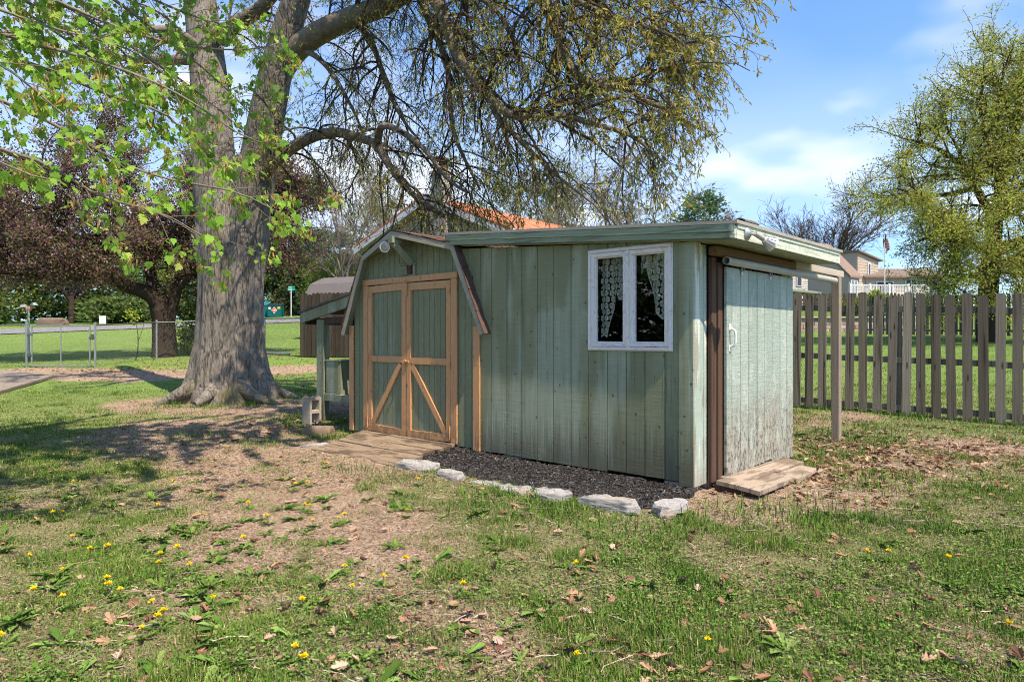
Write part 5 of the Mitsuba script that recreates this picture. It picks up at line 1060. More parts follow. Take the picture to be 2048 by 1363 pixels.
# --- other trees
def leafy(name, label, lines, radii, seed, l2, l3, n3, leaves, tmpl, size, pal, bark='m_dark_bark', pp=None, droop=.02, group=None, ang=(30, 80), upb=.1, l4=None, tw=.012, spread=.10, twig_mat=None, prune=None):
    r = np.random.default_rng(seed); k = thing(name, label, 'tree', group)
    for q, rd in zip(lines[:1], radii[:1]): put(k + '__trunk', tube(spl(q, 24), np.linspace(rd[0], rd[1], 24), 12), bark, smooth=True)
    for q, rd in zip(lines[1:], radii[1:]): put(k + '__limb', tube(spl(q, 24), np.linspace(rd[0], rd[1], 24), 8), bark, smooth=True)
    P, R = stack(lines[1:] if len(lines) > 1 else lines, 16, (radii[1:] if len(lines) > 1 else radii)); ln = np.linalg.norm(np.diff(P, axis=1), axis=2).sum(1)
    A2, B2_ = grow(P, R, np.ceil(ln * l2[0]), l2[1], ang, droop, .14, 8, r, .12, 1, .55, .3, upb, rmax=.05)
    A3, B3_ = grow(A2, B2_, n3, l3, (25, 65), droop, .16, 5, r, .15, 1, .55, .35, upb * .5, rmax=.02)
    if prune: ok = ~prune(A3[:, -1]); A3, B3_ = A3[ok], B3_[ok]; ok = ~prune(A2[:, -1]); A2, B2_ = A2[ok], B2_[ok]
    parts = [tubes(A2, np.maximum(B2_, tw), 4), tubes(A3, np.maximum(B3_, tw * .7), 3)]
    if l4: A4, B4_ = grow(A3, B3_, l4[0], l4[1], (20, 60), droop, .16, 4, r, .15, 1, .6, .5, upb * .5, rmax=.01); parts.append(tubes(A4, np.maximum(B4_, tw * .5), 3)); src = A4
    else: src = A3
    kk = put(k + '__twigs', join(parts), twig_mat or bark); lab(kk, None, kind='stuff')
    if leaves:
        p, d = points_on(src, leaves, r, .15); p = p + spread * r.normal(size=p.shape); n = leaves
        sx = r.uniform(size[0], size[1], n); tone = .75 + .5 * meshkit.fbm(p * .55, 3, seed)[:, None]
        a_ = scatter(*tmpl, p, sx, unit(d + r.normal(size=(n, 3)) * .9), unit(V3(0, 0, .6) + r.normal(size=(n, 3))), np.clip(pick(pal, n, .15, r, pp) * tone, .004, .9))
        kk = put(k + '__leaves', a_[:2], 'm_leaf', color=a_[2]); lab(kk, None, kind='stuff')
    return k
leafy('purple_leaf_tree', 'dark purple leaved tree with a leaning trunk behind the chain link fence',
  [[(-12.03,24.0,.5),(-12.06,24.0,1.56),(-12.11,23.9,2.25),(-12.24,23.8,2.76)],
   [(-12.13,23.80,2.3),(-12.45,23.50,2.83),(-12.97,23.20,3.06),(-13.48,22.80,3.39),(-14.07,22.30,3.63),(-14.86,21.80,3.11)],
   [(-12.24,23.80,2.66),(-12.44,23.80,3.62),(-12.51,23.60,4.62),(-12.74,23.40,5.61),(-13.30,23.20,6.74),(-13.85,23.00,8.03)],
   [(-11.94,24.00,1.71),(-11.68,24.00,2.77),(-11.51,24.20,4.01),(-11.35,24.40,5.44),(-10.73,24.60,7.07)],
   [(-11.68,24.00,2.8),(-10.29,23.60,4.28),(-8.85,23.40,5.27),(-7.30,23.30,5.39)], [(-13.27,23.00,3.21),(-13.65,22.40,4.13),(-14.52,22.00,5.03),(-15.50,21.60,5.59)],
   [(-12.56,23.70,4.29),(-13.35,23.00,4.70),(-14.04,22.00,4.40),(-14.90,21.40,4.16)], [(-12.6,23.6,5),(-14,22.6,6.2),(-15.6,22,7),(-17,21.6,7.2)], [(-14.0,22.3,4.3),(-15.5,21.6,4.8),(-17,21.2,4.6),(-18.5,21,4.2)],
   [(-11.35,24.4,5.4),(-10,24,6.4),(-8.8,23.8,6.8),(-7.9,23.6,6.7)], [(-11.0,24,3.4),(-9.8,23.8,3.7),(-8.9,23.6,3.6)], [(-12.5,23.8,3.4),(-11.6,23.2,4.6),(-10.8,22.9,5.4)], [(-14.86,21.8,3.3),(-16,21.4,3.3),(-17.5,21.1,3.1)], [(-9.5,23.6,4.6),(-8.4,23.3,4.3),(-7.6,23,4.0)], [(-8.85,23.4,5.2),(-7.9,23.2,6.0),(-7.4,23,6.4)]],
  [(.42, .32), (.26, .10), (.20, .06), (.22, .07), (.12, .04), (.09, .03), (.08, .03), (.09, .03), (.08, .03), (.08, .03), (.07, .03), (.07, .03), (.07, .03), (.06, .02), (.06, .02)], 41, (4.2, (.8, 1.9)), (.4, 1.0), 9, 125000, LEAF2, (.06, .115),
  [(.16, .088, .105), (.25, .14, .16), (.11, .068, .073), (.18, .19, .07), (.27, .27, .10), (.48, .31, .33)], pp=[.22, .21, .10, .21, .17, .09], spread=.15, prune=lambda q: (q[:, 2] < 2.95) | ((q[:, 2] < 3.5) & (q[:, 0] > -10.9)))
leafy('large_green_tree', 'large spreading yellow green tree behind the right fence',
  [[(17.85,26.00,.8),(17.85,26.00,2.2),(17.91,26.00,3.46),(18.04,26.00,4.77),(18.13,26.00,5.90)],
   [(18.13,26.00,5.70),(17.23,25.50,6.55),(16.17,25.00,7.53),(14.99,24.50,8.01),(13.9,24.00,8.13)], [(18.13,26.00,5.8),(18.60,26.00,7.78),(18.98,26.00,9.65),(19.07,26.00,11.2),(19.3,26.00,12.4)],
   [(18.04,26.00,4.49),(16.68,25.50,4.89),(15.67,25.00,5.1),(14.9,24.60,4.9),(14.3,24.40,4.7)], [(17.85,26.00,3.36),(16.93,25.60,3.61),(15.81,25.00,3.20),(14.99,24.50,3.07)],
   [(18.17,26.00,5.80),(19.45,26.00,6.84),(21.14,26.00,8.34),(23.02,26.00,9.84)], [(16.98,25.40,6.79),(15.45,25.00,6.44),(13.85,24.00,6.33),(12.9,23.40,6.35)],
   [(18.22,26.00,6.36),(17.26,25.00,8.07),(16.65,24.60,9.4),(16.69,24.40,10.5)], [(18.04,26.00,4.86),(18.70,25.00,5.00),(19.34,24.00,5.55),(20.19,23.00,4.87)],
   [(17.85,26.00,3.36),(18.34,25.00,4.10),(18.99,24.00,3.64),(19.95,23.50,3.93)], [(18.6,26,7.6),(20,25.6,9.3),(21,25.2,10.6),(21.8,25,11.6)], [(18.9,26,9.2),(18,25.6,10.6),(17.6,25.4,11.6)], [(16.2,25,5.0),(15.2,24.3,5.7),(14.2,23.9,5.6)], [(17.2,25.5,6.5),(16.6,24.4,6.2),(15.9,23.6,5.7)], [(15.5,25,5.0),(15.0,24.5,4.5),(14.7,24.3,4.2)], [(18.2,26,6.5),(17.9,25.6,8.5),(17.8,25.3,10.2),(18.0,25,11.6)], [(18.9,26,9),(19.8,25.8,10.8),(20.4,25.6,12.2)], [(18.3,26,6.3),(19.2,25,7.4),(20.2,24.4,8.2)], [(17.2,25.5,6.5),(15.9,25,8.5),(15.2,24.7,9.4)], [(17.9,26,3.5),(17.2,25,3.9),(16.5,24.2,3.8),(15.9,23.8,3.4)], [(18,26,4.4),(19.3,25.4,5.0),(20.6,25,5.4)], [(18,26,4),(19.3,25,4.3),(20.4,24.3,4.0)], [(18.1,26,5.6),(19.6,25.4,6.4),(21,25,6.8)], [(17.9,26,3.6),(18.2,24.9,3.6),(18.3,24,3.1)], [(16.2,25,5),(15.4,24.2,4.6),(14.9,23.7,4.4)]],
  [(.38, .26), (.17, .05), (.18, .05), (.17, .04), (.13, .04), (.15, .05), (.10, .03), (.13, .04), (.11, .04), (.10, .04), (.10, .03), (.08, .03), (.07, .03), (.08, .03), (.06, .03), (.10, .03), (.09, .03), (.09, .03), (.08, .03), (.08, .03), (.09, .03), (.08, .03), (.09, .03), (.07, .03), (.07, .03)], 43, (4.2, (.8, 2.2)), (.4, 1.0), 10, 115000, LEAF2, (.055, .105),
  [(.38, .44, .085), (.48, .52, .12), (.27, .35, .07), (.52, .47, .14), (.44, .35, .13)], pp=[.33, .27, .2, .12, .08], spread=.12, prune=lambda q: (q[:, 2] < 5.2) & (q[:, 0] < 13.9))
def bare_tree(name, label, x, y, h, spread_, seed, n1, mat_='m_twig', r0=.16, leaves=0, pal=None, lean=0.0, fan=.9, size=(.09, .17), group=None, tw=.012):
    r = np.random.default_rng(seed); z = h1(x, y); tr = [(x, y, z - .2), (x + lean * .3, y, z + h * .15), (x + lean * .5, y, z + h * .32)]
    lines, rad_ = [tr], [(r0, r0 * .7)]
    for i in range(n1):
        a = 2 * np.pi * i / n1 + r.uniform(-.3, .3); s = spread_ * (.35 + .75 * r.random()); t0 = V3(*tr[0]) + (V3(*tr[2]) - V3(*tr[0])) * (.55 + .45 * r.random()); e = V3(x + lean + s * math.cos(a), y + s * math.sin(a), z + h * (.62 + .38 * r.random()) - .12 * h * (s / spread_)); mid = t0 * .5 + e * .5 + V3(*(r.normal(size=2) * .25), h * .04 * fan)
        lines.append([t0, mid, e]); rad_.append((r0 * .5, r0 * .1))
    return leafy(name, label, lines, rad_, seed, (1.5, (h * .10, h * .24)), (h * .05, h * .12), 6, leaves, LEAF2, size, pal, bark=mat_, droop=-.02, ang=(20, 50), upb=.35, l4=(4, (h * .03, h * .07)), tw=tw, group=group)
bare_tree('bare_tree', 'bare grey tree against the sky left of the gable', -14.5, 62, 12.5, 4.2, 61, 9, 'm_twig_pale', .20, tw=.022, lean=-1.6)
bare_tree('bare_tree', 'bare brown tree behind the beige house roof', 33.0, 72, 14.5, 6.0, 62, 11, 'm_twig', .26, tw=.026)
bare_tree('bare_tree', 'pale twiggy tree fanning out above the shed roof', 6.0, 42, 10.6, 3.8, 63, 12, 'm_twig_pale', .15, leaves=1100, pal=[(.42, .36, .12), (.36, .30, .2)], tw=.014)
bare_tree('bare_tree', 'small leafless tree top just over the flat roof edge', 24.0, 76, 12.2, 2.2, 64, 8, 'm_twig_pale', .12, tw=.02)
bare_tree('budding_tree', 'yellow green budding tree behind the left eave of the orange roof', -9.3, 50, 11.4, 3.2, 65, 10, 'm_twig_pale', .15, leaves=8500, pal=[(.36, .37, .10), (.42, .40, .14), (.30, .30, .10)], tw=.013, size=(.07, .14))
bare_tree('budding_tree', 'fresh green tree behind the orange roof and chimney', 2.2, 46, 11.0, 2.8, 66, 10, 'm_twig_pale', .15, leaves=11000, pal=[(.30, .37, .09), (.38, .42, .13), (.25, .31, .08)], tw=.013, size=(.08, .16))
def mound(name, label, x, y, rx, ry, z0, z1, n, seed, pal, size=(.12, .24), cat='tree', trunk=.12, cone=0.0, shaggy=.18, group=None, tmpl=LEAF2, stems=3):
    """evergreens and shrubs: leaf clusters through the crown's volume round a stem with side branches"""
    r = np.random.default_rng(seed); k = thing(name, label, cat, group); zg = h1(x, y)
    put(k + '__trunk', tube(spl([(x, y, zg - .2), (x + .05, y, zg + (z1 - z0) * .5), (x, y, zg + z1 * .9)], 10), np.linspace(trunk, trunk * .25, 10), 8), 'm_dark_bark', smooth=True)
    nb_ = 120; tt = r.random(nb_); hz = zg + z0 + (z1 - z0) * tt; prof = (1 - tt) ** .8 if cone else np.sqrt(np.clip(1 - (2 * tt - .85) ** 2 / 1.35, .02, 1)); th_ = r.uniform(0, 2 * np.pi, nb_)
    fac = prof * (.75 + .5 * r.random(nb_)); e = np.stack([x + rx * fac * np.cos(th_), y + ry * fac * np.sin(th_), hz + (-.06 if cone else .08) * (z1 - z0)], 1); s0 = np.stack([np.full(nb_, x), np.full(nb_, y), hz], 1)
    Pb = s0[:, None] + (e - s0)[:, None] * np.linspace(0, 1, 4)[None, :, None]; kk = put(k + '__branches', tubes(Pb, np.linspace(.03, .008, 4)[None].repeat(nb_, 0), 3), 'm_dark_bark'); lab(kk, None, kind='stuff')
    u = r.random(n) ** .5; i = r.integers(0, nb_, n); p = s0[i] + (e[i] - s0[i]) * u[:, None] + r.normal(size=(n, 3)) * shaggy * V3(rx, ry, (z1 - z0) * .35) * .9
    p[:, 2] = np.maximum(p[:, 2], zg + .05); tone = .6 + .8 * meshkit.fbm(p * 1.1, 3, seed)[:, None]
    a_ = scatter(*tmpl, p, r.uniform(size[0], size[1], n), unit(e[i] - s0[i] + .7 * r.normal(size=(n, 3))), unit(V3(0, 0, .8) + r.normal(size=(n, 3))), np.clip(pick(pal, n, .15, r) * tone, .004, .8))
    kk = put(k + '__foliage', a_[:2], 'm_leaf', color=a_[2]); lab(kk, None, kind='stuff'); return k
EV = [(.075, .125, .045), (.11, .175, .055), (.16, .22, .07)]
PINE = [(.09, .17, .08), (.13, .22, .10), (.18, .26, .12)]
YG = [(.26, .34, .08), (.34, .41, .10), (.19, .27, .065)]
mound('pine_tree', 'round topped green pine left of the gable behind the dark fence', -19.6, 74, 4.6, 3, 2.5, 8.7, 9000, 71, PINE, (.25, .5), shaggy=.14)
mound('pine_tree', 'green pine top showing just above the flat roof', 21.0, 76, 3.1, 2.5, 5, 13.2, 5000, 72, PINE, (.25, .5), shaggy=.12)
mound('spruce_tree', 'dark layered spruce behind the green dumpster', -23.0, 67, 2.9, 2.4, .2, 9.0, 9000, 73, EV, (.2, .42), cone=1, shaggy=.10)
mound('spruce_tree', 'dark olive spruce behind the street name sign', -20.2, 66, 2.6, 2.2, .1, 6.4, 8000, 74, [(.11, .14, .06), (.16, .19, .08), (.24, .25, .12)], (.2, .4), cone=1, shaggy=.12)
mound('shrub', 'yellow green shrub right of the street name sign pole', -17.6, 64, 1.9, 1.6, .1, 4.6, 7000, 75, YG, (.14, .3), 'shrub')
mound('shrub', 'reddish green shrub in front of the dark fence end', -17.0, 68, 2.6, 2, .1, 5.6, 6000, 76, [(.20, .17, .07), (.17, .21, .06)], (.16, .3), 'shrub')
mound('shrub', 'light green leafy shrub beside the purple tree trunk', -11.2, 24.6, .75, .6, .0, 1.75, 4500, 77, [(.17, .24, .06), (.10, .15, .04)], (.07, .13), 'shrub', .04)
hedge = [(-44, 58, 5.5, 6.0, YG), (-38.5, 60, 4.2, 4.6, EV), (-33, 60, 4.5, 6.6, YG), (-28.5, 63, 3.8, 5.2, [(.12, .17, .05), (.17, .22, .07)]), (-47, 66, 6, 10, EV), (-36, 70, 6, 9.5, [(.12, .17, .05), (.19, .21, .08)]), (-26, 72, 5, 8.5, EV), (-55, 60, 6, 8, YG), (-41, 52.5, 2.2, 2.2, [(.13, .20, .06), (.20, .26, .08)]), (-31, 54.5, 2.4, 1.8, [(.14, .21, .06), (.18, .24, .09)])]
txt = ['broad yellow green bush across the street at the far left', 'dark evergreen bush across the street behind the gate', 'tall yellow green bush across the street near the white board', 'dull green bush between the white board and the purple tree', 'big dark tree mass at the far left beyond the street', 'tall olive tree behind the far bushes at the left', 'dark evergreen behind the purple tree crown', 'leftmost yellow green tree beyond the street', 'low green bush on the far street edge at the left', 'low bush on the street edge behind the white board']
for i, (x, y, rx, hh, pal) in enumerate(hedge): mound('shrub' if hh < 7 else 'far_tree', txt[i], x, y, rx, rx * .7, .1, hh, 6500, 80 + i, pal, (.2, .45), 'shrub' if hh < 7 else 'tree')
bare_tree('street_tree', 'dark trunked tree with a forked limb across the street', -35.0, 55, 7.2, 3.6, 95, 7, 'm_dark_bark', .26, leaves=5000, pal=[(.33, .31, .12), (.40, .33, .17), (.24, .26, .09)], size=(.10, .2), tw=.02)
bare_tree('street_tree', 'pale trunked tree across the street at the left frame edge', -39.0, 51, 7.2, 3.8, 96, 7, 'm_twig_pale', .28, leaves=6000, pal=[(.40, .34, .19), (.30, .29, .12)], size=(.10, .2), tw=.02)
mound('flower_shrub', 'small orange flowering shrub on the retaining wall', 15.35, 38.2, .35, .3, -.4, .5, 700, 97, [(.75, .25, .03), (.6, .35, .04), (.16, .22, .06)], (.07, .13), 'shrub', .02)
for i, (x, y, hh) in enumerate(((14.2, 38.4, .8), (18.8, 38.3, .7), (20.2, 38.4, .9))): mound('wall_shrub', ['green shrub on the wall left of the orange flowers', 'green shrub in the middle above the retaining wall', 'green shrub at the right end above the retaining wall'][i], x, y, .6, .4, -.2, hh, 1200, 98 + i, YG, (.08, .16), 'shrub', .02)
for i, (x, y, h_) in enumerate(((-15, -3, 10), (-19, 3, 11), (-12.5, -8, 9))): bare_tree('yard_tree', ['leafy tree left of the camera outside the view', 'taller leafy tree far left outside the view', 'leafy tree behind the camera outside the view'][i], x, y, h_, 3.6, 120 + i, 9, 'm_dark_bark', .25, leaves=4500, pal=[(.16, .22, .05), (.22, .28, .07)], size=(.16, .3), tw=.02)  # unseen trees added so the window glass reflects foliage
for i, (x, y) in enumerate(((-13.5, 1.2), (-14.5, 4.0), (-12.5, -1.6))): mound('garden_hedge', ['dark hedge bush left of the camera, mirrored in the window', 'dark hedge bush farther left, mirrored in the window', 'dark hedge bush behind the camera on the left'][i], x, y, 2.4, 2.0, .0, 4.6, 6000, 140 + i, [(.05, .09, .03), (.08, .12, .04)], (.18, .34), 'bush')  # bushes added out of view to darken what the panes reflect
sap = thing('sapling', 'thin sapling with a lit lime green leaf tuft at the chain link fence', 'sapling')
r = np.random.default_rng(9)
put(sap + '__stem', [tube(spl([(-12.3, 22.6, .5), (-12.2, 22.6, 1.2), (-12.35, 22.6, 2.0)], 10), np.linspace(.02, .008, 10), 6), tube(spl([(-12.2, 22.6, 1.2), (-12.0, 22.5, 1.6), (-11.9, 22.5, 2.2)], 8), np.linspace(.01, .005, 8), 5)], 'm_dark_bark')
p = V3(-12.4, 22.6, 2.0) + r.normal(size=(90, 3)) * V3(.14, .12, .16)
a_ = scatter(*LEAF2, p, r.uniform(.07, .13, 90), rdir(90, r), rdir(90, r), pick([(.42, .52, .06), (.50, .58, .09)], 90, .1, r)); put(sap + '__leaves', a_[:2], 'm_leaf', color=a_[2])
# ------------------------------------------------------------------ grass, weeds, leaf litter, dandelions
r = np.random.default_rng(77)
def blocked(x, y):
    lx, ly = sloc(x, y)
    b = (lx > -4.9) & (lx < .03) & (ly > -.01) & (ly < 2.5)
    b |= (lx > -4.62) & (lx < -2.82) & (ly > -1.02) & (ly < 0.1)
    b |= (lx > -2.85) & (lx < .08) & (ly > -.80) & (ly < .1)
    b |= (lx > .02) & (lx < .50) & (ly > .17) & (ly < 1.75)
    b |= np.hypot(x + 5.4, y - 13.2) < .9
    b |= (x < -10.6) & (y > 13.5) & (y < 18.6) & (x + 10.35 < -(np.abs(y - 15.3)) * .3)
    return b
def sample(n, ymin, ymax, power=1.0):
    """points on the ground within a wedge wider than the view, thinning with distance"""
    y = (ymin ** (1 - power) + r.random(n) * (ymax ** (1 - power) - ymin ** (1 - power))) ** (1 / (1 - power)) if power != 1 else ymin * (ymax / ymin) ** r.random(n)
    x = r.uniform(-1, 1, n) * (y * .86 + .8); return x, y
def dens(x, y):
    q = np.stack([x, y, 0 * x], -1)
    m1 = meshkit.fbm(q * .9 + 3, 3, 12); m2 = meshkit.fbm(q * 3.2, 3, 13)
    g = .74 + .6 * (m1 - .5) + 1.7 * (m2 - .5) - .88 * bare(x, y, np)
    left = np.clip((-x - 2.6) / 1.5, 0, 1) * np.clip((y - 5.5) / 2, 0, 1); right = np.clip((x - 1.6) / 1.2, 0, 1)
    return np.clip(g + .10 * left + .16 * right, 0, 1), m1, m2
BLADE = (np.array([(-.055, 0, 0), (.055, 0, 0), (.042, .10, .55), (-.042, .10, .55), (0, .36, 1.0)]), np.array([(0, 1, 2), (0, 2, 3), (3, 2, 4)]))
BL1 = (np.array([(-.06, 0, 0), (.06, 0, 0), (.0, .34, 1.0)]), np.array([(0, 1, 2)]))
def grass(n, ymin, ymax, tmpl, hs, pw, wid=1.0, power=1.0, ex=1.5):
    x, y = sample(n, ymin, ymax, power); d, m1, m2 = dens(x, y); ok = (r.random(n) < d ** ex) & ~blocked(x, y)
    x, y, d, m1, m2 = (a[ok] for a in (x, y, d, m1, m2)); n = len(x)
    tall = np.clip((m2 - .5) * 3, 0, 1)
    h = r.uniform(*hs, n) * (.65 + .4 * d + .45 * tall); th = r.uniform(0, 2 * np.pi, n); lean = r.normal(size=n) * .85
    pos = np.stack([x, y, H(x, y) - .004], 1)
    ax = np.stack([np.cos(th), np.sin(th), 0 * th], 1); nz_ = unit(np.stack([-np.sin(th) * lean, np.cos(th) * lean, np.ones(n)], 1))
    col = pick([(.075, .155, .024), (.110, .205, .034), (.155, .25, .052), (.052, .115, .022), (.19, .235, .075)], n, .16, r, [.3, .3, .18, .12, .1])
    hue = np.clip((m1 - .42) * 4, 0, 1)[:, None]; col = col * (1 - hue * [.0, .0, .0]) * (.8 + .45 * m1[:, None]) + hue * [.012, .004, 0]
    deep = np.clip((meshkit.fbm(np.stack([x, y, 0 * x], -1) * 1.6 + 9, 3, 30) - .52) * 5, 0, 1)[:, None]; col = col * (1 - .38 * deep * [1.1, .7, .9])
    dead = r.random(n) < .10 + .12 * (1 - d); col[dead] = pick([(.36, .28, .16), (.44, .36, .22), (.27, .20, .12)], dead.sum(), .15, r)
    t = np.array(tmpl[0]); t = t * [wid, 1, 1]
    return scatter(t, tmpl[1], pos, h, ax, nz_, col)
parts = [grass(190000, 2.2, 6.0, BLADE, (.020, .050), 1, .8, .6), grass(760000, 2.2, 7.5, BL1, (.012, .040), 1, 1.05, .5, .8), grass(360000, 6.5, 14.5, BL1, (.018, .050), 1, 1.35, .5, 1.0), grass(60000, 14, 24, BL1, (.03, .05), 1, 2.0, .5)]
tx_, ty_ = [], []
for (cx, cy, s_, k) in ((-5.9, 12.1, .22, 260), (-5.2, 11.95, .2, 240), (-4.6, 12.2, .18, 200), (-3.2, 10.6, .2, 160), (-3.05, 9.5, .1, 120), (-2.2, 8.6, .12, 90), (3.35, 6.1, .28, 420), (1.75, 5.0, .3, 300), (2.3, 5.15, .3, 260), (-2.4, 10.1, .15, 120), (-4.0, 9.0, .25, 160), (-3.0, 8.2, .2, 120), (-.2, 5.5, .3, 260), (.55, 4.75, .3, 260), (-1.5, 6.6, .2, 110)):
    tx_.append(cx + s_ * r.normal(size=k)); ty_.append(cy + s_ * .8 * r.normal(size=k))
for i in range(60):
    q_ = P0 + D0 * r.uniform(-1.5, 3.6) + V3(.3, -.5) * .1 * r.random(); k = 22; tx_.append(q_[0] + .07 * r.normal(size=k)); ty_.append(q_[1] + .05 * r.normal(size=k))
tx_, ty_ = np.concatenate(tx_), np.concatenate(ty_); b_ = ~blocked(tx_, ty_); tx_, ty_ = tx_[b_], ty_[b_]; n = len(tx_); th = r.uniform(0, 6.28, n); lean = r.normal(size=n) * .5
parts.append(scatter(BLADE[0] * [.6, 1, 1], BLADE[1], np.stack([tx_, ty_, H(tx_, ty_)], 1), r.uniform(.05, .125, n), np.stack([np.cos(th), np.sin(th), 0 * th], 1), unit(np.stack([-np.sin(th) * lean, np.cos(th) * lean, np.ones(n)], 1)), pick([(.065, .14, .022), (.10, .19, .032), (.14, .235, .045)], n, .15, r)))
V_, F_ = join([q[:2] for q in parts]); put('grass', (V_, F_), 'm_vc', color=np.vstack([q[2] for q in parts])); lab('grass', 'short spring grass growing in tufts across the yard', kind='stuff')
# small round leaved ground cover and weed rosettes
n = 190000; x, y = sample(n, 2.2, 10, .7); d, m1, m2 = dens(x, y); m3 = meshkit.fbm(np.stack([x, y, 0 * x], -1) * 1.4 + 20, 3, 17)
ok = (r.random(n) < np.clip((m3 - .40) * 4, 0, 1) * np.clip(d + .25, 0, 1)) & ~blocked(x, y); x, y = x[ok], y[ok]; n = len(x)
pos = np.stack([x, y, H(x, y) + r.uniform(.004, .035, n)], 1)
a_ = scatter(*LEAF2, pos, r.uniform(.010, .024, n), np.c_[r.normal(size=(n, 2)), .3 * r.normal(size=n)], unit(V3(0, 0, 1) + .45 * r.normal(size=(n, 3))), pick([(.09, .175, .035), (.13, .22, .05), (.18, .27, .07)], n, .15, r))
ROS = lobed([(.05, -.04, 0), (.25, -.10, 0), (.30, -.06, 0), (.50, -.15, 0), (.55, -.09, 0), (.78, -.15, 0), (1.0, 0, 0), (.78, .15, 0), (.55, .09, 0), (.50, .15, 0), (.30, .06, 0), (.25, .10, 0), (.05, .04, 0)])
ROS[0][:, 2] = .45 * ROS[0][:, 0] * (1 - ROS[0][:, 0] * .95) + .12 * np.abs(ROS[0][:, 1])
def rosettes(cx, cy, rr_):
    n = len(cx); k = 8; th = (np.arange(k)[None] * 2 * np.pi / k * r.uniform(.5, 1, (n, 1)) + r.uniform(0, 6.28, (n, 1)) + r.normal(size=(n, k)) * .4).ravel(); c = np.repeat(np.stack([cx, cy, H(cx, cy) + .004], 1), k, axis=0)
    return scatter(*ROS, c, (np.repeat(rr_, k) * r.uniform(.3, 1.2, n * k)), np.stack([np.cos(th), np.sin(th), r.uniform(-.05, .35, n * k)], 1), unit(V3(0, 0, 1) + .12 * r.normal(size=(n * k, 3))), pick([(.10, .18, .035), (.14, .235, .05), (.075, .14, .03), (.18, .26, .075)], n * k, .12, r))
n = 1500; x, y = sample(n, 2.3, 10.5, .6); _, m1, _ = dens(x, y); w_ = np.exp(-(((x + 2.0) / 2.6) ** 2) - ((y - 4.4) / 2.6) ** 2); ok = (r.random(n) < .10 + .62 * w_) & ~blocked(x, y)
ra = rosettes(x[ok], y[ok], r.uniform(.04, .13, ok.sum()))
V_, F_ = join([a_[:2], ra[:2]]); put('weeds', (V_, F_), 'm_vc', color=np.vstack([a_[2], ra[2]])); lab('weeds', 'broad leaved weeds and small ground cover between the grass', kind='stuff')
# litter: chips of thatch, twigs and whole oak leaves
n = 260000; x, y = sample(n, 2.2, 14, .6); d, m1, m2 = dens(x, y); ok = (r.random(n) < .30 + .7 * (1 - d)) & ~blocked(x, y); x, y = x[ok], y[ok]; n = len(x)
CHIP = ([(-.5, -.14, 0), (.5, -.06, .05), (.42, .12, .0), (-.4, .13, .06)], [(0, 1, 2), (0, 2, 3)])
pos = np.stack([x, y, H(x, y) + r.uniform(.002, .014, n)], 1)
a_ = scatter(*CHIP, pos, r.uniform(.006, .028, n) * (1 + (y > 6) * .4), np.c_[r.normal(size=(n, 2)), .2 * r.normal(size=n)], unit(V3(0, 0, 1) + .4 * r.normal(size=(n, 3))), pick([(.31, .222, .155), (.38, .29, .21), (.21, .14, .095), (.12, .075, .05), (.27, .185, .135), (.44, .36, .28)], n, .15, r, [.26, .2, .18, .13, .15, .08]))
n2 = 2200; x, y = sample(n2, 2.2, 10, .6); ok = ~blocked(x, y); x, y = x[ok], y[ok]; n2 = len(x); th = r.uniform(0, 6.28, n2); L = r.uniform(.04, .22, n2); t = np.linspace(-.5, .5, 4)
P_ = np.stack([x[:, None] + np.cos(th)[:, None] * L[:, None] * t + .01 * r.normal(size=(n2, 4)), y[:, None] + np.sin(th)[:, None] * L[:, None] * t + .01 * r.normal(size=(n2, 4)), np.zeros((n2, 4))], -1); P_[..., 2] = H(P_[..., 0], P_[..., 1]) + .012 + .012 * r.random((n2, 4))
tw_ = tubes(P_, np.full((n2, 4), 1) * r.uniform(.001, .003, (n2, 1)), 3); tc = np.repeat(pick([(.20, .15, .11), (.32, .25, .19), (.40, .34, .28)], n2, .15, r), 12, axis=0)
OAK = lobed([(.03, -.02, 0), (.18, -.10, 0), (.16, -.24, 0), (.30, -.12, 0), (.40, -.36, 0), (.48, -.10, 0), (.68, -.34, 0), (.70, -.09, 0), (.90, -.14, 0), (1.0, .02, 0), (.88, .16, 0), (.70, .08, 0), (.66, .36, 0), (.48, .10, 0), (.38, .34, 0), (.30, .12, 0), (.15, .22, 0), (.18, .09, 0), (.03, .02, 0)])
OAK[0][:, 2] = .75 * (np.abs(OAK[0][:, 1]) - .12) + .8 * (OAK[0][:, 0] - .5) ** 2
n3 = 1000; x, y = sample(n3, 2.2, 11, .6); d, m1, m2 = dens(x, y); ok = (r.random(n3) < .5 + .5 * (m1 > .5)) & ~blocked(x, y); x, y = x[ok], y[ok]
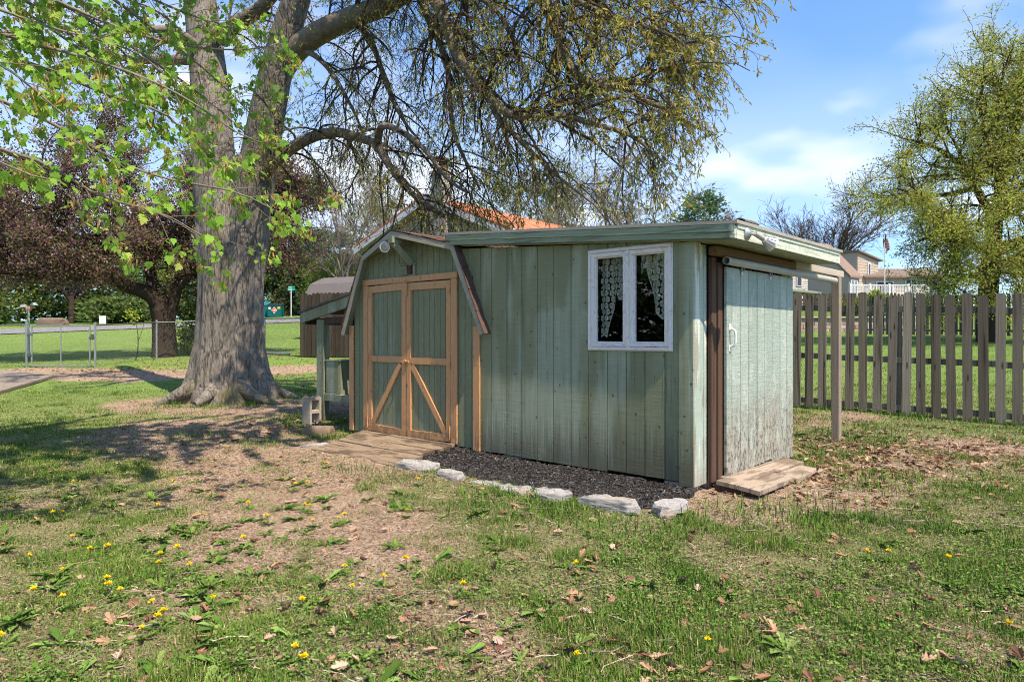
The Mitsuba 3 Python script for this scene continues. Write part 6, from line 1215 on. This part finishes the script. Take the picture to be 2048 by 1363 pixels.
# drifts of leaves: along the fence gate, under the tree and round the rail post
for (cx, cy, sx, sy, k) in ((-11, 18.6, 2.6, .9, 900), (-9.5, 21.5, 1.6, 1.4, 500), (3.9, 7.6, 1.2, .8, 1500), (2.6, 6.2, .8, .5, 500), (-4.0, 16.5, 1.6, 1.6, 400), (.9, 3.1, .9, .5, 120), (-.3, 3.0, .8, .5, 120), (-3.2, 9.4, .6, .5, 160)):
    xx, yy = cx + sx * r.normal(size=k), cy + sy * r.normal(size=k); b = ~blocked(xx, yy); x, y = np.r_[x, xx[b]], np.r_[y, yy[b]]
n3 = len(x); pos = np.stack([x, y, H(x, y) + r.uniform(.002, .022, n3)], 1); up_ = unit(V3(0, 0, 1) + .55 * r.normal(size=(n3, 3)))
oa = scatter(*OAK, pos, r.uniform(.032, .080, n3), np.c_[r.normal(size=(n3, 2)), .25 * r.normal(size=n3)], up_, pick([(.36, .23, .145), (.43, .30, .21), (.28, .155, .10), (.18, .095, .07), (.47, .36, .27)], n3, .1, r, [.32, .24, .22, .14, .08]))
V_, F_ = join([a_[:2], tw_, oa[:2]]); put('fallen_leaves', (V_, F_), 'm_vc', color=np.vstack([a_[2], tc, oa[2]])); lab('fallen_leaves', 'dry brown oak leaves, chips and twigs scattered on the soil', kind='stuff')
# dandelions: one object each
DP = [(-3.86,6.09),(-3.73,5.67),(-3.88,5.40),(-3.24,4.92),(-3.23,4.99),(-2.78,4.39),(-2.46,4.06),(-2.40,4.14),(-2.77,3.97),(-2.38,3.67),(-2.07,3.54),(-2.02,3.46),(-1.94,3.44),(-1.95,3.81),(-2.02,3.95),(-1.97,4.12),(-1.77,3.81),(-1.70,3.27),(-1.57,3.15),(-1.55,3.07),(-1.58,2.97),(-2.13,2.90),(-2.12,3.27),(-2.32,3.33),(-1.44,3.34),(-2.18,4.89),(-2.65,5.17),(-2.87,5.86),(-2.42,5.59),(-3.16,7.70),(-2.00,5.27),(-1.85,5.86),(-1.78,6.03),(-1.57,5.22),(-1.50,5.13),(-1.70,4.84),(-1.37,4.76),(-1.21,4.82),(-1.18,4.89),(-1.66,4.34),(-0.91,3.78),(-0.99,3.29),(-0.87,2.74),(-0.82,2.65),(-1.84,6.84),(-0.76,4.99),(-0.82,6.05),(-0.59,3.87),(-0.80,3.47),(-0.67,3.59),(-0.24,3.44),(0.37,3.77),(0.26,2.77),(2.10,4.10),(2.20,4.07),(2.46,3.91),(0.82,2.89),(2.21,3.06)]
def floret(seed):
    rr_ = np.random.default_rng(seed); n = 60; th = rr_.uniform(0, 6.28, n); e = np.sqrt(rr_.random(n)); d = np.stack([np.cos(th) * e, np.sin(th) * e, 1.05 - .8 * e], 1)
    return scatter(LEAF2[0], LEAF2[1], np.zeros((n, 3)), rr_.uniform(.010, .018, n), unit(d), unit(V3(0, 0, 1) + .3 * rr_.normal(size=(n, 3))), pick([(.84, .68, .02), (.88, .76, .04), (.80, .56, .015)], n, .06, rr_))
variants = []
for s in range(4):
    fv_, ff_, fc_ = floret(s); fv_ = fv_ * (1 + .12 * s) + V3(.006 * s, 0, .052 + .006 * s); stv, stf = tubes(spl([(0, 0, 0), (.004, 0, .03), (.006 * s, 0, .053 + .006 * s)], 5), np.full(5, .0022), 5)
    cx_ = np.array([0.0]); k = 6; th = np.arange(k) * 1.047 + s
    lv_ = scatter(*ROS, np.tile([0, 0, .004], (k, 1)), .05 + .03 * np.random.default_rng(s).random(k), np.stack([np.cos(th), np.sin(th), np.full(k, .2)], 1), np.tile([0, 0, 1.0], (k, 1)), pick([(.10, .18, .035), (.14, .235, .05)], k, .1, np.random.default_rng(s)))
    V_, F_ = join([(fv_, ff_), (stv, stf), lv_[:2]]); variants.append(mikit.ply((V_, F_), 'm_vc', color=np.vstack([fc_, np.tile([.16, .22, .06], (len(stv), 1)), lv_[2]])))
for i, (x, y) in enumerate(DP):
    k = numbered('dandelion'); scene[k] = {**variants[i % 4], 'to_world': T().translate([x, y, h1(x, y)]).rotate([0, 0, 1], float(r.uniform(0, 360))).rotate([1, 0, 0], float(r.uniform(-14, 14)))}
    sp_ = {(-1.84, 6.84): 'yellow dandelion closest to the foot of the wooden ramp', (-3.16, 7.70): 'yellow dandelion farthest back on the bare soil in front of the big tree', (2.10, 4.10): 'left yellow dandelion of the pair right of the shed corner', (2.20, 4.07): 'right yellow dandelion of the pair right of the shed corner', (2.46, 3.91): 'single yellow dandelion in the right hand grass', (2.21, 3.06): 'yellow dandelion nearest the lower right edge of the lawn', (.82, 2.89): 'small yellow dandelion in the front grass below the shed corner', (-.82, 6.05): 'yellow dandelion nearest the edging stones', (-.82, 2.65): 'big yellow dandelion nearest the camera', (-.87, 2.74): 'yellow dandelion just behind the nearest big one', (.26, 2.77): 'yellow dandelion at the bottom centre among dry leaves', (.37, 3.77): 'yellow dandelion below the middle edging stones'}.get((x, y))
    lab(k, sp_ or 'yellow dandelion flower low among the weeds left of centre', 'dandelion', 'dandelions in the lawn')
